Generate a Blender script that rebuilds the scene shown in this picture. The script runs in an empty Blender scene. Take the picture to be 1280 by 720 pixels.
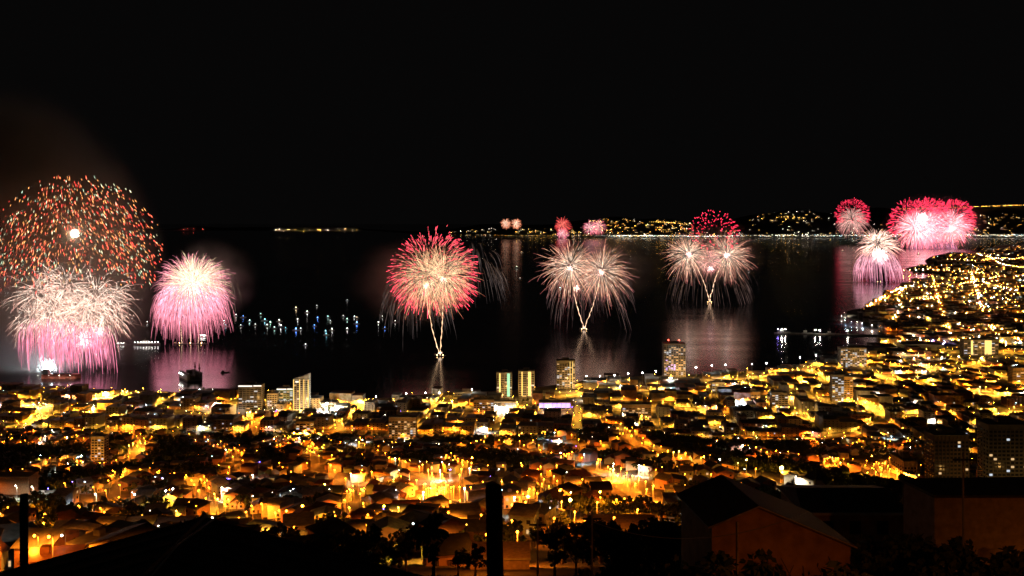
import bpy, math, random
import numpy as np
from mathutils import Vector

S = bpy.context.scene
COL = S.collection
# ------------------------------------------------------------------ camera, world, exposure
F, HY, H = 1108.0, 276.0, 300.0          # focal length in photo pixels, horizon row, eye height above the sea
cam_d = bpy.data.cameras.new('camera'); cam = bpy.data.objects.new('camera', cam_d); COL.objects.link(cam)
cam.location = (0, 0, H); cam.rotation_euler = (math.radians(90), 0, 0)
cam_d.sensor_width = 36; cam_d.lens = 36 * F / 1280.0
cam_d.shift_y = -(360 - HY) / 1280.0
cam_d.clip_start = 0.5; cam_d.clip_end = 90000
S.camera = cam
W = bpy.data.worlds.new('World'); S.world = W; W.use_nodes = True
wb = W.node_tree.nodes['Background']; wb.inputs[0].default_value = (1.0, 0.93, 0.93, 1); wb.inputs[1].default_value = 0.0020
S.view_settings.view_transform = 'Standard'; S.view_settings.look = 'None'
S.view_settings.exposure = 0.0; S.view_settings.gamma = 1.0
cy = S.cycles
cy.use_denoising = True
cy.max_bounces = 3; cy.diffuse_bounces = 1; cy.glossy_bounces = 2; cy.transmission_bounces = 1
cy.volume_bounces = 0; cy.transparent_max_bounces = 8
cy.volume_max_steps = 48; cy.use_light_tree = True
cy.sample_clamp_direct = 0; cy.sample_clamp_indirect = 3
cy.caustics_reflective = False; cy.caustics_refractive = False
RNG = random.Random(7)
NP = np.random.RandomState(11)
PI = math.pi

# ------------------------------------------------------------------ geometry of the view and of the land
def at(px, py, Y):                       # a photo pixel at a known distance -> world point
    return Vector(((px - 640) / F * Y, Y, H - (py - HY) / F * Y))
def sea(px, py, z=0.0):                  # a photo pixel on the level z
    return at(px, py, (H - z) * F / (py - HY))
def px_of(x, y, z=0.0):
    y = max(y, 1.0)
    return 640 + F * x / y, HY - F * (z - H) / y
SHORE = [(-900, 468), (-300, 474), (0, 479), (60, 484), (150, 489), (230, 492), (262, 487), (300, 489), (400, 499), (480, 499), (560, 492),
         (640, 490), (700, 482), (740, 475), (800, 472), (880, 468), (960, 462), (1020, 452), (1045, 441), (1090, 430),
         (1142, 420), (1112, 412), (1078, 403), (1057, 397), (1060, 388), (1086, 383), (1108, 369), (1128, 358),
         (1140, 352), (1160, 347), (1176, 342), (1142, 340), (1132, 336), (1158, 332), (1163, 322), (1190, 316),
         (1215, 319), (1240, 311), (1290, 306), (1500, 300), (2600, 296.5)]
POLY = np.array(SHORE + [(2600, 40000), (-900, 40000)], float)
def on_land(px, py):
    px = np.asarray(px, float); py = np.asarray(py, float)
    ins = np.zeros(px.shape, bool); n = len(POLY)
    for i in range(n):
        x1, y1 = POLY[i]; x2, y2 = POLY[(i + 1) % n]
        if y1 == y2: continue
        c = ((y1 > py) != (y2 > py)) & (px < (x2 - x1) * (py - y1) / (y2 - y1) + x1)
        ins ^= c
    return ins
PROF = np.array([(-200, 300), (-20, 292), (0, 290), (20, 286), (60, 270), (120, 249), (200, 222), (350, 178), (500, 143), (650, 109), (800, 80), (950, 50),
                 (1080, 24), (1170, 10), (1250, 5), (1350, 4), (40000, 4)], float)
def ground(x, y):
    x = np.asarray(x, float); y = np.asarray(y, float)
    z = np.interp(y, PROF[:, 0], PROF[:, 1])
    a = np.clip((y - 120) / 800, 0, 1) * np.clip((1180 - y) / 250, 0, 1) * 1.15
    n = (np.sin(x / 61 + 0.9 * np.sin(y / 170)) * 7.5 + np.sin(x / 137 + 1.3) * 9 + np.sin(y / 47 + x / 95) * 5
         + np.sin(x / 29 + y / 38) * 2.2)
    z = z + a * n
    far = np.clip((y - 1700) / 3000, 0, 1) * np.clip((x - 0.42 * y) / (0.15 * y + 1), 0, 1)
    z = z + far * (26 + 14 * np.sin(x / 310) * np.sin(y / 420))
    z = z + np.clip(1 - np.hypot((x - 3230) / 330.0, (y - 6350) / 700.0), 0, 1) * 38        # the headland
    return z
def gz(x, y): return float(ground(x, y))
RAYY = 18 * 1.003 ** np.arange(2340)
def hit(px, py):                          # where the sight line through a pixel meets the land
    zl = H - (py - HY) / F * RAYY; x = (px - 640) / F * RAYY
    i = int(np.argmax(zl <= ground(x, RAYY)))
    if i == 0: i = len(RAYY) - 1
    Y = float(RAYY[i]); x = (px - 640) / F * Y
    return Vector((x, Y, gz(x, Y)))

# ------------------------------------------------------------------ materials
MATS = {}
def nodes(name):
    m = bpy.data.materials.new(name); m.use_nodes = True
    return m, m.node_tree, m.node_tree.nodes['Principled BSDF']
def mat(name, col, rough=0.8, scale=1.0, var=0.35, metal=0.0, spec=0.3):
    if name in MATS: return MATS[name]
    m, nt, b = nodes(name)
    tc = nt.nodes.new('ShaderNodeTexCoord'); nz = nt.nodes.new('ShaderNodeTexNoise'); nz.inputs['Scale'].default_value = scale
    nz.inputs['Detail'].default_value = 5
    nt.links.new(tc.outputs['Object'], nz.inputs['Vector'])
    r = nt.nodes.new('ShaderNodeMapRange'); r.inputs[1].default_value = 0.3; r.inputs[2].default_value = 0.7
    r.inputs[3].default_value = 1 - var; r.inputs[4].default_value = 1 + var
    nt.links.new(nz.outputs['Fac'], r.inputs[0])
    mx = nt.nodes.new('ShaderNodeVectorMath'); mx.operation = 'SCALE'; mx.inputs[0].default_value = col
    nt.links.new(r.outputs[0], mx.inputs['Scale']); nt.links.new(mx.outputs[0], b.inputs['Base Color'])
    b.inputs['Roughness'].default_value = rough; b.inputs['Metallic'].default_value = metal
    b.inputs['Specular IOR Level'].default_value = spec
    MATS[name] = m; return m
def vmat(name, rough=0.85, scale=0.15, var=0.4):
    m = mat(name, (1, 1, 1), rough, scale, var); nt = m.node_tree
    at_ = nt.nodes.new('ShaderNodeAttribute'); at_.attribute_name = 'Col'
    mx = [n for n in nt.nodes if n.type == 'VECT_MATH'][0]
    nt.links.new(at_.outputs['Color'], mx.inputs[0]); return m
def emis(name, col, strength, sampling='AUTO'):
    if name in MATS: return MATS[name]
    m = bpy.data.materials.new(name); m.use_nodes = True; nt = m.node_tree; nt.nodes.clear()
    e = nt.nodes.new('ShaderNodeEmission'); o = nt.nodes.new('ShaderNodeOutputMaterial')
    e.inputs[0].default_value = (*col, 1); e.inputs[1].default_value = strength
    nt.links.new(e.outputs[0], o.inputs[0]); m.cycles.emission_sampling = sampling
    MATS[name] = m; return m
def vemis(name, strength=1.0, sampling='AUTO'):
    m = emis(name, (1, 1, 1), strength, sampling); nt = m.node_tree
    at_ = nt.nodes.new('ShaderNodeAttribute'); at_.attribute_name = 'Col'
    nt.links.new(at_.outputs['Color'], [n for n in nt.nodes if n.type == 'EMISSION'][0].inputs[0]); return m

# ------------------------------------------------------------------ mesh helpers
class MB:
    def __init__(s): s.v = []; s.f = []; s.c = []; s.n = 0
    def add(s, vs, fs, col=None):
        n = s.n; s.v.extend(vs); s.f.extend([tuple(i + n for i in f) for f in fs]); s.n += len(vs)
        if col is not None: s.c.extend([col] * len(vs))
        return s
    def box(s, x0, x1, y0, y1, z0, z1, col=None, rot=0, o=(0, 0, 0)):
        vs = [(x, y, z) for z in (z0, z1) for x, y in ((x0, y0), (x1, y0), (x1, y1), (x0, y1))]
        c, q = math.cos(rot), math.sin(rot)
        vs = [(x * c - y * q + o[0], x * q + y * c + o[1], z + o[2]) for x, y, z in vs]
        return s.add(vs, [(0, 3, 2, 1), (4, 5, 6, 7), (0, 1, 5, 4), (1, 2, 6, 5), (2, 3, 7, 6), (3, 0, 4, 7)], col)
    def prism(s, poly, z0, z1, col=None):
        n = len(poly); vs = [(x, y, z0) for x, y in poly] + [(x, y, z1) for x, y in poly]
        return s.add(vs, [tuple(range(n))[::-1], tuple(range(n, 2 * n))] + [(i, (i + 1) % n, n + (i + 1) % n, n + i) for i in range(n)], col)
    def tube(s, pts, rads, k=6, col=None, cap=True):
        pts = [Vector(p) for p in pts]; vs = []; m = len(pts)
        if not hasattr(rads, '__len__'): rads = [rads] * m
        for i, p in enumerate(pts):
            d = (pts[min(i + 1, m - 1)] - pts[max(i - 1, 0)]).normalized()
            a = Vector((0, 0, 1)) if abs(d.z) < 0.9 else Vector((1, 0, 0))
            u = d.cross(a).normalized(); w = d.cross(u)
            for j in range(k):
                t = 2 * PI * j / k; vs.append(tuple(p + rads[i] * (math.cos(t) * u + math.sin(t) * w)))
        fs = [(i * k + j, i * k + (j + 1) % k, (i + 1) * k + (j + 1) % k, (i + 1) * k + j) for i in range(m - 1) for j in range(k)]
        if cap: fs += [tuple(range(k))[::-1], tuple(range((m - 1) * k, m * k))]
        return s.add(vs, fs, col)
    def octa(s, x, y, z, r, col=None):
        return s.add([(x + r, y, z), (x - r, y, z), (x, y + r, z), (x, y - r, z), (x, y, z + r), (x, y, z - r)],
                     [(0, 2, 4), (2, 1, 4), (1, 3, 4), (3, 0, 4), (2, 0, 5), (1, 2, 5), (3, 1, 5), (0, 3, 5)], col)
    def ball(s, x, y, z, r, k=8, h=5, col=None, sz=1.0):
        vs = [(x, y, z - r * sz)]
        for i in range(1, h):
            a = -PI / 2 + PI * i / h
            vs += [(x + r * math.cos(a) * math.cos(2 * PI * j / k), y + r * math.cos(a) * math.sin(2 * PI * j / k), z + r * sz * math.sin(a)) for j in range(k)]
        vs.append((x, y, z + r * sz)); t = len(vs) - 1
        fs = [(0, 1 + (j + 1) % k, 1 + j) for j in range(k)]
        for i in range(h - 2):
            b = 1 + i * k; fs += [(b + j, b + (j + 1) % k, b + k + (j + 1) % k, b + k + j) for j in range(k)]
        b = 1 + (h - 2) * k; fs += [(b + j, b + (j + 1) % k, t) for j in range(k)]
        return s.add(vs, fs, col)
    def mesh(s, name, m, smooth=False):
        me = bpy.data.meshes.new(name); me.from_pydata(s.v, [], s.f); me.update()
        if s.c:
            a = me.color_attributes.new('Col', 'FLOAT_COLOR', 'POINT')
            a.data.foreach_set('color', np.array([(*c, 1.0) for c in s.c], np.float32).ravel())
        if m: me.materials.append(m)
        if smooth: me.polygons.foreach_set('use_smooth', [True] * len(me.polygons))
        return me
    def build(s, name, m, parent=None, smooth=False, loc=None):
        o = bpy.data.objects.new(name, s.mesh(name, m, smooth)); COL.objects.link(o)
        if parent: o.parent = parent
        if loc is not None: o.location = loc
        return o
def tag(o, label=None, cat=None, group=None, kind=None):
    if label: o['label'] = label
    if cat: o['category'] = cat
    if group: o['group'] = group
    if kind: o['kind'] = kind
    return o
def empty(name, loc=(0, 0, 0), rz=0):
    o = bpy.data.objects.new(name, None); COL.objects.link(o); o.location = loc; o.rotation_euler = (0, 0, rz); return o
KIDS = {}
def child(o, parent):
    o.parent = parent; KIDS.setdefault(parent.name, []).append(o); return o
def copy_tree(root):
    r = root.copy(); COL.objects.link(r)
    for ch in KIDS.get(root.name, []):
        c = ch.copy(); COL.objects.link(c); c.parent = r
        for g in KIDS.get(ch.name, []):
            d = g.copy(); COL.objects.link(d); d.parent = c
    return r
MARKS = []                                # (phrase, x, y) landmarks that labels point to
def mark(phrase, p): MARKS.append((phrase, p[0], p[1]))

SODIUM = (1.0, 0.23, 0.01); GOLD = (1.0, 0.43, 0.035); WHITE = (1.0, 0.88, 0.7); COOL = (0.6, 0.85, 1.0)

# ------------------------------------------------------------------ sea, land, hills
m, nt, b = nodes('sea_water')
b.inputs['Base Color'].default_value = (0.006, 0.006, 0.007, 1); b.inputs['Roughness'].default_value = 0.16; b.inputs['IOR'].default_value = 1.33
b.inputs['Specular IOR Level'].default_value = 0.5
tc = nt.nodes.new('ShaderNodeTexCoord'); mp = nt.nodes.new('ShaderNodeMapping'); mp.inputs['Scale'].default_value = (0.012, 0.03, 1)
nz = nt.nodes.new('ShaderNodeTexNoise'); nz.inputs['Scale'].default_value = 1; nz.inputs['Detail'].default_value = 2
bp = nt.nodes.new('ShaderNodeBump'); bp.inputs['Strength'].default_value = 0.12; bp.inputs['Distance'].default_value = 1.2
rr = nt.nodes.new('ShaderNodeMapRange'); rr.inputs[1].default_value = 0.35; rr.inputs[2].default_value = 0.65; rr.inputs[3].default_value = 0.13; rr.inputs[4].default_value = 0.2
n2 = nt.nodes.new('ShaderNodeTexNoise'); n2.inputs['Scale'].default_value = 0.3; n2.inputs['Detail'].default_value = 3
nt.links.new(tc.outputs['Object'], mp.inputs[0]); nt.links.new(mp.outputs[0], nz.inputs['Vector']); nt.links.new(mp.outputs[0], n2.inputs['Vector'])
nt.links.new(nz.outputs['Fac'], bp.inputs['Height']); nt.links.new(bp.outputs[0], b.inputs['Normal'])
nt.links.new(n2.outputs['Fac'], rr.inputs[0]); nt.links.new(rr.outputs[0], b.inputs['Roughness'])
tag(MB().add([(-60000, -2000, 0), (60000, -2000, 0), (60000, 80000, 0), (-60000, 80000, 0)], [(0, 1, 2, 3)]).build('sea', m), kind='structure')

def grid_mesh(name, X, Y, Z, m):
    R, C = X.shape
    me = bpy.data.meshes.new(name)
    v = np.stack([X, Y, Z], -1).reshape(-1, 3)
    i = (np.arange(R - 1)[:, None] * C + np.arange(C - 1)[None, :]).reshape(-1)
    f = np.stack([i, i + 1, i + C + 1, i + C], -1)
    me.vertices.add(len(v)); me.vertices.foreach_set('co', v.astype(np.float32).ravel())
    me.loops.add(f.size); me.loops.foreach_set('vertex_index', f.astype(np.int32).ravel())
    me.polygons.add(len(f)); me.polygons.foreach_set('loop_start', np.arange(0, f.size, 4, dtype=np.int32))
    me.polygons.foreach_set('use_smooth', np.ones(len(f), bool))
    me.update(calc_edges=True); me.validate(); me.materials.append(m)
    o = bpy.data.objects.new(name, me); COL.objects.link(o); return o
GM = mat('earth_and_scrub', (0.05, 0.042, 0.03), 0.95, 0.08, 0.6)
ys = np.concatenate([np.linspace(-190, 20, 20), np.linspace(26, 1700, 300)[1:], 1700 * (17000 / 1700) ** (np.linspace(0, 1, 190)[1:])])
aa = np.linspace(-1.05, 1.55, 560)
YY, AA = np.meshgrid(ys, aa, indexing='ij'); XX = AA * (YY + 200)
ZZ = ground(XX, YY)
pxx = 640 + F * XX / np.maximum(YY, 1); pyy = HY + F * H / np.maximum(YY, 1)
mask = (on_land(pxx, pyy) | (YY < 700)).astype(float)
mb_ = mask.copy(); mb_[1:-1, 1:-1] = (mask[1:-1, 1:-1] * 2 + mask[:-2, 1:-1] + mask[2:, 1:-1] + mask[1:-1, :-2] + mask[1:-1, 2:]) / 6
tag(grid_mesh('ground', XX, YY, -6 + (ZZ + 6) * mb_, GM), kind='structure')

def far_height(px):                       # crest row of the far hills by bearing
    return np.interp(px, [150, 215, 245, 280, 330, 445, 470, 520, 560, 600, 680, 760, 840, 880, 930, 965, 1010, 1050, 1090, 1280, 1500, 2200],
                     [287, 286, 283, 285, 284, 284, 290, 292, 287, 281, 282, 272, 275, 281, 272, 266, 263, 268, 262, 256, 254, 254])
def far_shore_y(px): return np.interp(px, [150, 460, 500, 560, 700, 900, 2300], [27500, 27000, 22000, 17600, 16200, 15800, 15600])
pxs = np.linspace(120, 2200, 420); ts = np.linspace(0, 1, 26)
PX, TT = np.meshgrid(pxs, ts, indexing='xy')
FY = far_shore_y(PX) + TT * 3600
CR = H - (far_height(PX) - HY) / F * (far_shore_y(PX) + 2600)
wob = 1 + 0.08 * np.sin(PX / 17) * np.sin(TT * 9 + PX / 40)
FZ = np.maximum(CR, 12) * wob * np.sin(np.clip(TT / 0.72, 0, 1) * PI / 2) ** 0.9 - 6 * (TT < 0.01)
FZ = FZ * np.clip((PX - 190) / 30, 0, 1) - 3 * (PX < 200)
FX = (PX - 640) / F * FY
tag(grid_mesh('hills', FX, FY, FZ, mat('hill_scrub', (0.03, 0.028, 0.02), 1.0, 0.002, 0.4)), kind='structure')
def far_ground(px, t):
    t = .4584 * math.asin(min(t / .72, 1) * .86) if t > .03 else t
    Y0 = float(far_shore_y(px)); Y = Y0 + t * 3600
    c = H - (float(far_height(px)) - HY) / F * (Y0 + 2600)
    return (px - 640) / F * Y, Y, max(c, 12) * math.sin(min(t / 0.72, 1) * PI / 2) ** 0.9 * 1.085

# ------------------------------------------------------------------ roads
ASPH = mat('asphalt', (0.06, 0.058, 0.055), 0.8, 0.5, 0.3)
ROADPTS = []                              # (x, y, half width)
def road(pts, w, name='road', lift=0.5, step=9.0):
    P = [Vector((p[0], p[1], 0)) for p in pts]; out = []
    for a, b_ in zip(P[:-1], P[1:]):
        n = max(1, int((b_ - a).length / step))
        out += [a.lerp(b_, i / n) for i in range(n)]
    out.append(P[-1])
    for _ in range(3):                    # round the bends
        out = [out[0]] + [(out[i - 1] + out[i] * 2 + out[i + 1]) / 4 for i in range(1, len(out) - 1)] + [out[-1]]
    mb = MB(); vs = []
    for i, p in enumerate(out):
        d = (out[min(i + 1, len(out) - 1)] - out[max(i - 1, 0)]).normalized(); nrm = Vector((-d.y, d.x, 0))
        for s_ in (-1, -0.33, 0.33, 1):
            q = p + nrm * (w / 2 * s_); vs.append((q.x, q.y, gz(q.x, q.y) + lift))
        ROADPTS.append((p.x, p.y, w / 2))
    fs = [(i * 4 + j, i * 4 + j + 1, i * 4 + 5 + j, i * 4 + 4 + j) for i in range(len(out) - 1) for j in range(3)]
    tag(mb.add(vs, fs).build(name, ASPH), kind='structure')
    return out
HILLROADS = []                            # (polyline, lamp spacing, brightness)
def hroad(pix, w=7, sp=24, br=1.0, kind='s'):
    pts = [hit(x, y) for x, y in pix]; n0 = len(ROADPTS)
    HILLROADS.append((road(pts, w), sp, br, kind))
    if br >= 2: ROADPTS[n0:] = [(x, y, r_ + (8 if kind == 's' else -2)) for x, y, r_ in ROADPTS[n0:]]
hroad([(742, 588), (766, 596), (785, 612), (812, 632), (840, 640)], 11, 15, 2.2)
hroad([(690, 519), (730, 524), (768, 533), (790, 552), (820, 572), (850, 580)], 9, 20, 1.6)
hroad([(150, 538), (172, 548), (180, 560), (168, 574), (150, 582), (120, 590), (60, 588)], 8, 20, 1.7)
hroad([(520, 592), (545, 600), (552, 622), (535, 645)], 10, 13, 2.2)
hroad([(552, 622), (575, 628), (600, 632)], 6, 16, 1.4)
hroad([(395, 590), (430, 600), (450, 622), (440, 645), (452, 662)], 7, 20, 1.2)
hroad([(440, 560), (475, 568), (500, 590), (520, 592)], 7, 22, 1.0)
hroad([(330, 560), (355, 552), (385, 565), (395, 590), (360, 602)], 7, 26, 1.0)
hroad([(150, 598), (200, 602), (245, 612), (262, 640), (300, 652), (345, 668)], 8, 20, 1.4)
hroad([(0, 630), (40, 622), (90, 618), (140, 640), (150, 598)], 6, 34, 0.8)
hroad([(0, 600), (50, 590), (110, 576), (140, 570)], 6, 34, 0.9)
hroad([(190, 545), (240, 548), (275, 560), (300, 590), (270, 606)], 6, 36, 0.8)
hroad([(590, 560), (640, 560), (680, 570), (720, 580), (742, 588)], 7, 24, 1.1)
hroad([(600, 600), (640, 590), (680, 600), (690, 620), (660, 640), (640, 660)], 6, 24, 1.0)
hroad([(630, 664), (670, 652), (715, 650), (760, 660)], 6, 17, 1.2)
hroad([(850, 580), (900, 590), (940, 600), (977, 604), (1000, 620)], 7, 24, 1.3)
hroad([(780, 595), (830, 602), (860, 612), (890, 606)], 6, 22, 1.2)
hroad([(880, 555), (930, 566), (980, 575), (1030, 582), (1060, 592)], 7, 24, 1.1)
hroad([(1035, 588), (1058, 578), (1085, 586), (1108, 600)], 8, 13, 2.0)
hroad([(1060, 555), (1110, 562), (1150, 570), (1200, 566), (1290, 575)], 7, 24, 1.1)
hroad([(890, 540), (950, 548), (1010, 552), (1070, 545), (1120, 530), (1180, 520), (1290, 525)], 9, 20, 1.4)
hroad([(470, 540), (530, 545), (590, 538), (640, 548), (700, 552), (760, 566)], 7, 26, 1.1)
hroad([(230, 520), (280, 528), (300, 520), (318, 535), (300, 545)], 7, 24, 1.1)
hroad([(380, 545), (420, 538), (470, 540)], 8, 22, 1.3)
hroad([(560, 575), (585, 590), (580, 610)], 6, 20, 1.0)
hroad([(0, 560), (60, 552), (110, 556), (150, 538)], 7, 28, 1.0)
for pix_, br_ in (([(1085, 446), (1150, 447), (1290, 453)], 2.2), ([(1165, 437), (1220, 440), (1290, 445)], 2.2), ([(1100, 457), (1180, 465), (1290, 476)], 2.2), ([(900, 478), (960, 470), (1030, 461)], 4), ([(985, 490), (1060, 506), (1125, 522)], 4), ([(1090, 468), (1140, 480), (1200, 491), (1290, 500)], 5), ([(1125, 464), (1170, 459), (1230, 456)], 4),
                  ([(930, 505), (985, 501), (1040, 505)], 4), ([(760, 503), (840, 509), (905, 519)], 4), ([(1180, 512), (1240, 518), (1290, 514)], 4), ([(90, 502), (140, 497), (205, 493)], 5), ([(430, 509), (500, 505), (565, 505)], 4),
                  ([(700, 496), (740, 490), (800, 488), (850, 490)], 3), ([(0, 512), (40, 508), (60, 520), (45, 530), (0, 534)], 3)):
    hroad(pix_, 17, 20, br_, 'g')
HR = np.array(ROADPTS)
def road_clear(x, y, margin):
    a = HR if len(HR) else np.zeros((1, 3)); return bool(np.min(np.hypot(a[:, 0] - x, a[:, 1] - y) - a[:, 2]) > margin)

# plain: a street grid, rotated a little, from the foot of the hills to the shore and far along the bay
ROT = math.radians(-5); CU, SU = math.cos(ROT), math.sin(ROT)
def uv(u, v): return u * CU - v * SU, u * SU + v * CU
V_ST = [1190, 1262, 1330, 1395, 1462, 1530, 1600, 1680, 1760, 1850, 1950, 2060, 2200]
def plain(x, y, inset=0.0):
    if y < 1120 or y > 2400: return False
    ppx, ppy = px_of(x, y + inset)
    if not bool(on_land(ppx, ppy)): return False
    return ppx < 1700 and ppx > -300
STREETS = []
for v in V_ST:
    run = []
    for u in range(-1300, 2300, 12):
        x, y = uv(u, v)
        if plain(x, y, 25) and -1300 < x: run.append((x, y))
        else:
            if len(run) > 6: STREETS.append(run)
            run = []
    if len(run) > 6: STREETS.append(run)
CROSS = []
for u in range(-1250, 2200, 112):
    run = []
    for v in range(1130, 2300, 12):
        x, y = uv(u + (v - 1130) * 0.0, v)
        if plain(x, y, 25): run.append((x, y))
        else: break
    if len(run) > 4: CROSS.append(run)
for r_ in STREETS: road(r_[::3] + [r_[-1]], 14, 'street', 0.3, 36)
for r_ in CROSS: road(r_[::3] + [r_[-1]], 10, 'street', 0.304, 36)

# ------------------------------------------------------------------ street lamps
POLE = mat('galvanised_steel', (0.25, 0.25, 0.24), 0.5, 2, 0.2, 0.6)
LAMPS = []                                # (x, y, colour key, brightness)
LCOL = {'v': (.16, .1, 1.0), 's': SODIUM, 'g': GOLD, 'w': WHITE, 'c': COOL}
LWORD = {'v': 'blue-violet', 's': 'orange', 'g': 'yellow', 'w': 'white', 'c': 'bluish white'}
def lamps_along(pts, sp, w, key, br, jit=0.2):
    acc = RNG.random() * sp; side = 1
    for a, b_ in zip(pts[:-1], pts[1:]):
        a = Vector((a[0], a[1], 0)); b_ = Vector((b_[0], b_[1], 0)); d = b_ - a; L = d.length
        if L < 1e-3: continue
        nrm = Vector((-d.y, d.x, 0)) / L
        while acc < L:
            p = a + d * (acc / L) + nrm * (w * side); side = -side
            k = key if RNG.random() < 0.88 else RNG.choice('swgc')
            LAMPS.append((p.x, p.y, k, br * RNG.choice((0.5, 0.8, 1, 1, 1.3))))
            acc += sp * (1 + RNG.uniform(-jit, jit))
        acc -= L
for pl, sp, br, k in HILLROADS: lamps_along(pl, sp, 3.2, k, br)
for i, r_ in enumerate(STREETS): lamps_along(r_, RNG.choice((24, 30, 36)), 6, 'g' if r_[0][1] > 1290 else 's', RNG.choice((0.6, 1.0, 2.5, 5.0)), 0.35)
for r_ in CROSS: lamps_along(r_, 46, 4.5, RNG.choice('gsg'), RNG.choice((0.5, 1.0, 1.6)), 0.4)

# ------------------------------------------------------------------ houses on the hillsides
WALLC = {'cream': (0.42, 0.36, 0.25), 'white': (0.6, 0.58, 0.54), 'ochre': (0.42, 0.27, 0.1), 'pink': (0.45, 0.24, 0.2),
         'brown': (0.2, 0.13, 0.08), 'green': (0.18, 0.26, 0.18), 'blue': (0.16, 0.22, 0.32), 'grey': (0.26, 0.26, 0.25)}
ROOFC = {'rust': (0.14, 0.06, 0.035), 'grey': (0.12, 0.12, 0.12), 'dark': (0.04, 0.038, 0.036), 'zinc': (0.25, 0.25, 0.25)}
WMAT = {k: mat('painted_wall_' + k, c, 0.85, 0.6, 0.25) for k, c in WALLC.items()}
RMAT = {k: mat('roof_sheet_' + k, c, 0.6, 0.8, 0.35) for k, c in ROOFC.items()}
GLASS = mat('window_glass_dark', (0.02, 0.022, 0.025), 0.15, 1, 0.1)
DOORM = mat('door_wood', (0.1, 0.05, 0.03), 0.6, 2, 0.3)
LITW = emis('lit_window_warm', (1.0, 0.62, 0.28), .8, 'NONE'); LITC = emis('lit_window_cool', (0.8, 0.9, 1.0), .8, 'NONE')
def gable(mb, w, d, h, rise, o=0.5, t=0.18, col=None):
    x, y = w / 2 + o, d / 2 + o; zr = h + rise; ze = h - o * rise / (w / 2)
    for s_ in (-1, 1):
        vs = [(s_ * x, -y, ze), (s_ * x, y, ze), (0, y, zr), (0, -y, zr), (s_ * x, -y, ze + t), (s_ * x, y, ze + t), (0, y, zr + t), (0, -y, zr + t)]
        mb.add(vs, [(0, 1, 2, 3), (4, 7, 6, 5), (0, 4, 5, 1), (1, 5, 6, 2), (0, 3, 7, 4)], col)
def walls(mb, w, d, h, rise=0, base=-3.0, col=None):
    x, y = w / 2, d / 2
    if rise:
        vs = [(-x, -y, base), (x, -y, base), (x, y, base), (-x, y, base), (-x, -y, h), (x, -y, h), (x, y, h), (-x, y, h), (0, -y, h + rise), (0, y, h + rise)]
        mb.add(vs, [(0, 1, 5, 8, 4), (1, 2, 6, 5), (2, 3, 7, 9, 6), (3, 0, 4, 7), (4, 8, 9, 7), (5, 6, 9, 8)], col)
    else: mb.box(-x, x, -y, y, base, h, col)
def house_proto(k):
    r = random.Random(100 + k); wc = list(WALLC)[k % 8]; rc = list(ROOFC)[(k * 3 + k // 8) % 4]
    w, d = r.uniform(6.5, 10.5), r.uniform(6.5, 10); st = r.choice((1, 1, 2)); h = 2.9 * st + 0.3
    style = ('gable', 'shed', 'flat', 'gable')[(k + k // 4) % 4]
    root = empty('house', (0, -5000, 0)); rise = r.uniform(1.2, 2.2)
    wm, rm = MB(), MB()
    if style == 'gable': walls(wm, w, d, h, rise); gable(rm, w, d, h, rise)
    elif style == 'shed':
        walls(wm, w, d, h); x, y = w / 2 + 0.5, d / 2 + 0.5
        vs = [(-x, -y, h + .05), (x, -y, h + .05), (x, y, h + 1.5), (-x, y, h + 1.5)]
        rm.add(vs + [(a, b_, c + .2) for a, b_, c in vs], [(0, 3, 2, 1), (4, 5, 6, 7), (0, 1, 5, 4), (1, 2, 6, 5), (2, 3, 7, 6), (3, 0, 4, 7)])
        wm.add([(-w / 2, d / 2, h), (w / 2, d / 2, h), (w / 2, d / 2, h + 1.4), (-w / 2, d / 2, h + 1.4), (-w / 2, -d / 2, h), (w / 2, -d / 2, h)], [(0, 1, 2, 3), (4, 0, 3), (1, 5, 2)])
    else:
        walls(wm, w, d, h); rm.box(-w / 2 - .35, w / 2 + .35, -d / 2 - .35, d / 2 + .35, h, h + 0.3)
        rm.box(-w / 4, -w / 4 + 1.6, 0, 1.6, h + .3, h + 1.5)
    child(wm.build('wall', WMAT[wc]), root); child(rm.build('roof', RMAT[rc]), root)
    child(MB().box(-.45, .45, -d / 2 - .06, -d / 2 + .02, 0, 2.1).build('door', DOORM), root)
    for f in range(st):
        for sx in (-0.3, 0.3):
            lit = r.random()
            m_ = LITW if lit < 0.13 else (LITC if lit < 0.17 else GLASS)
            child(MB().box(sx * w - .6, sx * w + .6, -d / 2 - .07, -d / 2 + .02, f * 2.9 + 1.0, f * 2.9 + 2.2).build('window', m_), root)
    child(MB().box(-w / 2 - .07, -w / 2 + .02, -.7, .7, 1.0, 2.2).build('window', LITW if r.random() < .12 else GLASS), root)
    desc = f"{wc}-walled {'two-storey ' if st == 2 else ''}house with {rc if rc != 'rust' else 'rust-red'} {style} roof"
    return root, desc, w, d, h, rise if style == 'gable' else 0, wc, rc
def remove_proto(root):
    for c in KIDS.get(root.name, []): bpy.data.objects.remove(c)
    bpy.data.objects.remove(root)
PROTOS = [house_proto(k) for k in range(24)]
LAB = []                                  # (object, description, x, y, z): labelled at the end

KEEP = []                                 # (x, y, radius) spots reserved for named buildings
def wood(x, y): # dark ravines and gardens
    return math.sin(x / 88 + 1.1 * math.sin(y / 120)) + 0.8 * math.sin(y / 63 + x / 150 + 2) + 0.5 * math.sin(x / 37 - y / 41)
def free(x, y, r_): return all((x - a) ** 2 + (y - b_) ** 2 > (r_ + c) ** 2 for a, b_, c in KEEP)
def reserve(px, py, r_):
    p = hit(px, py); KEEP.append((p.x, p.y, r_)); return p

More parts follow.
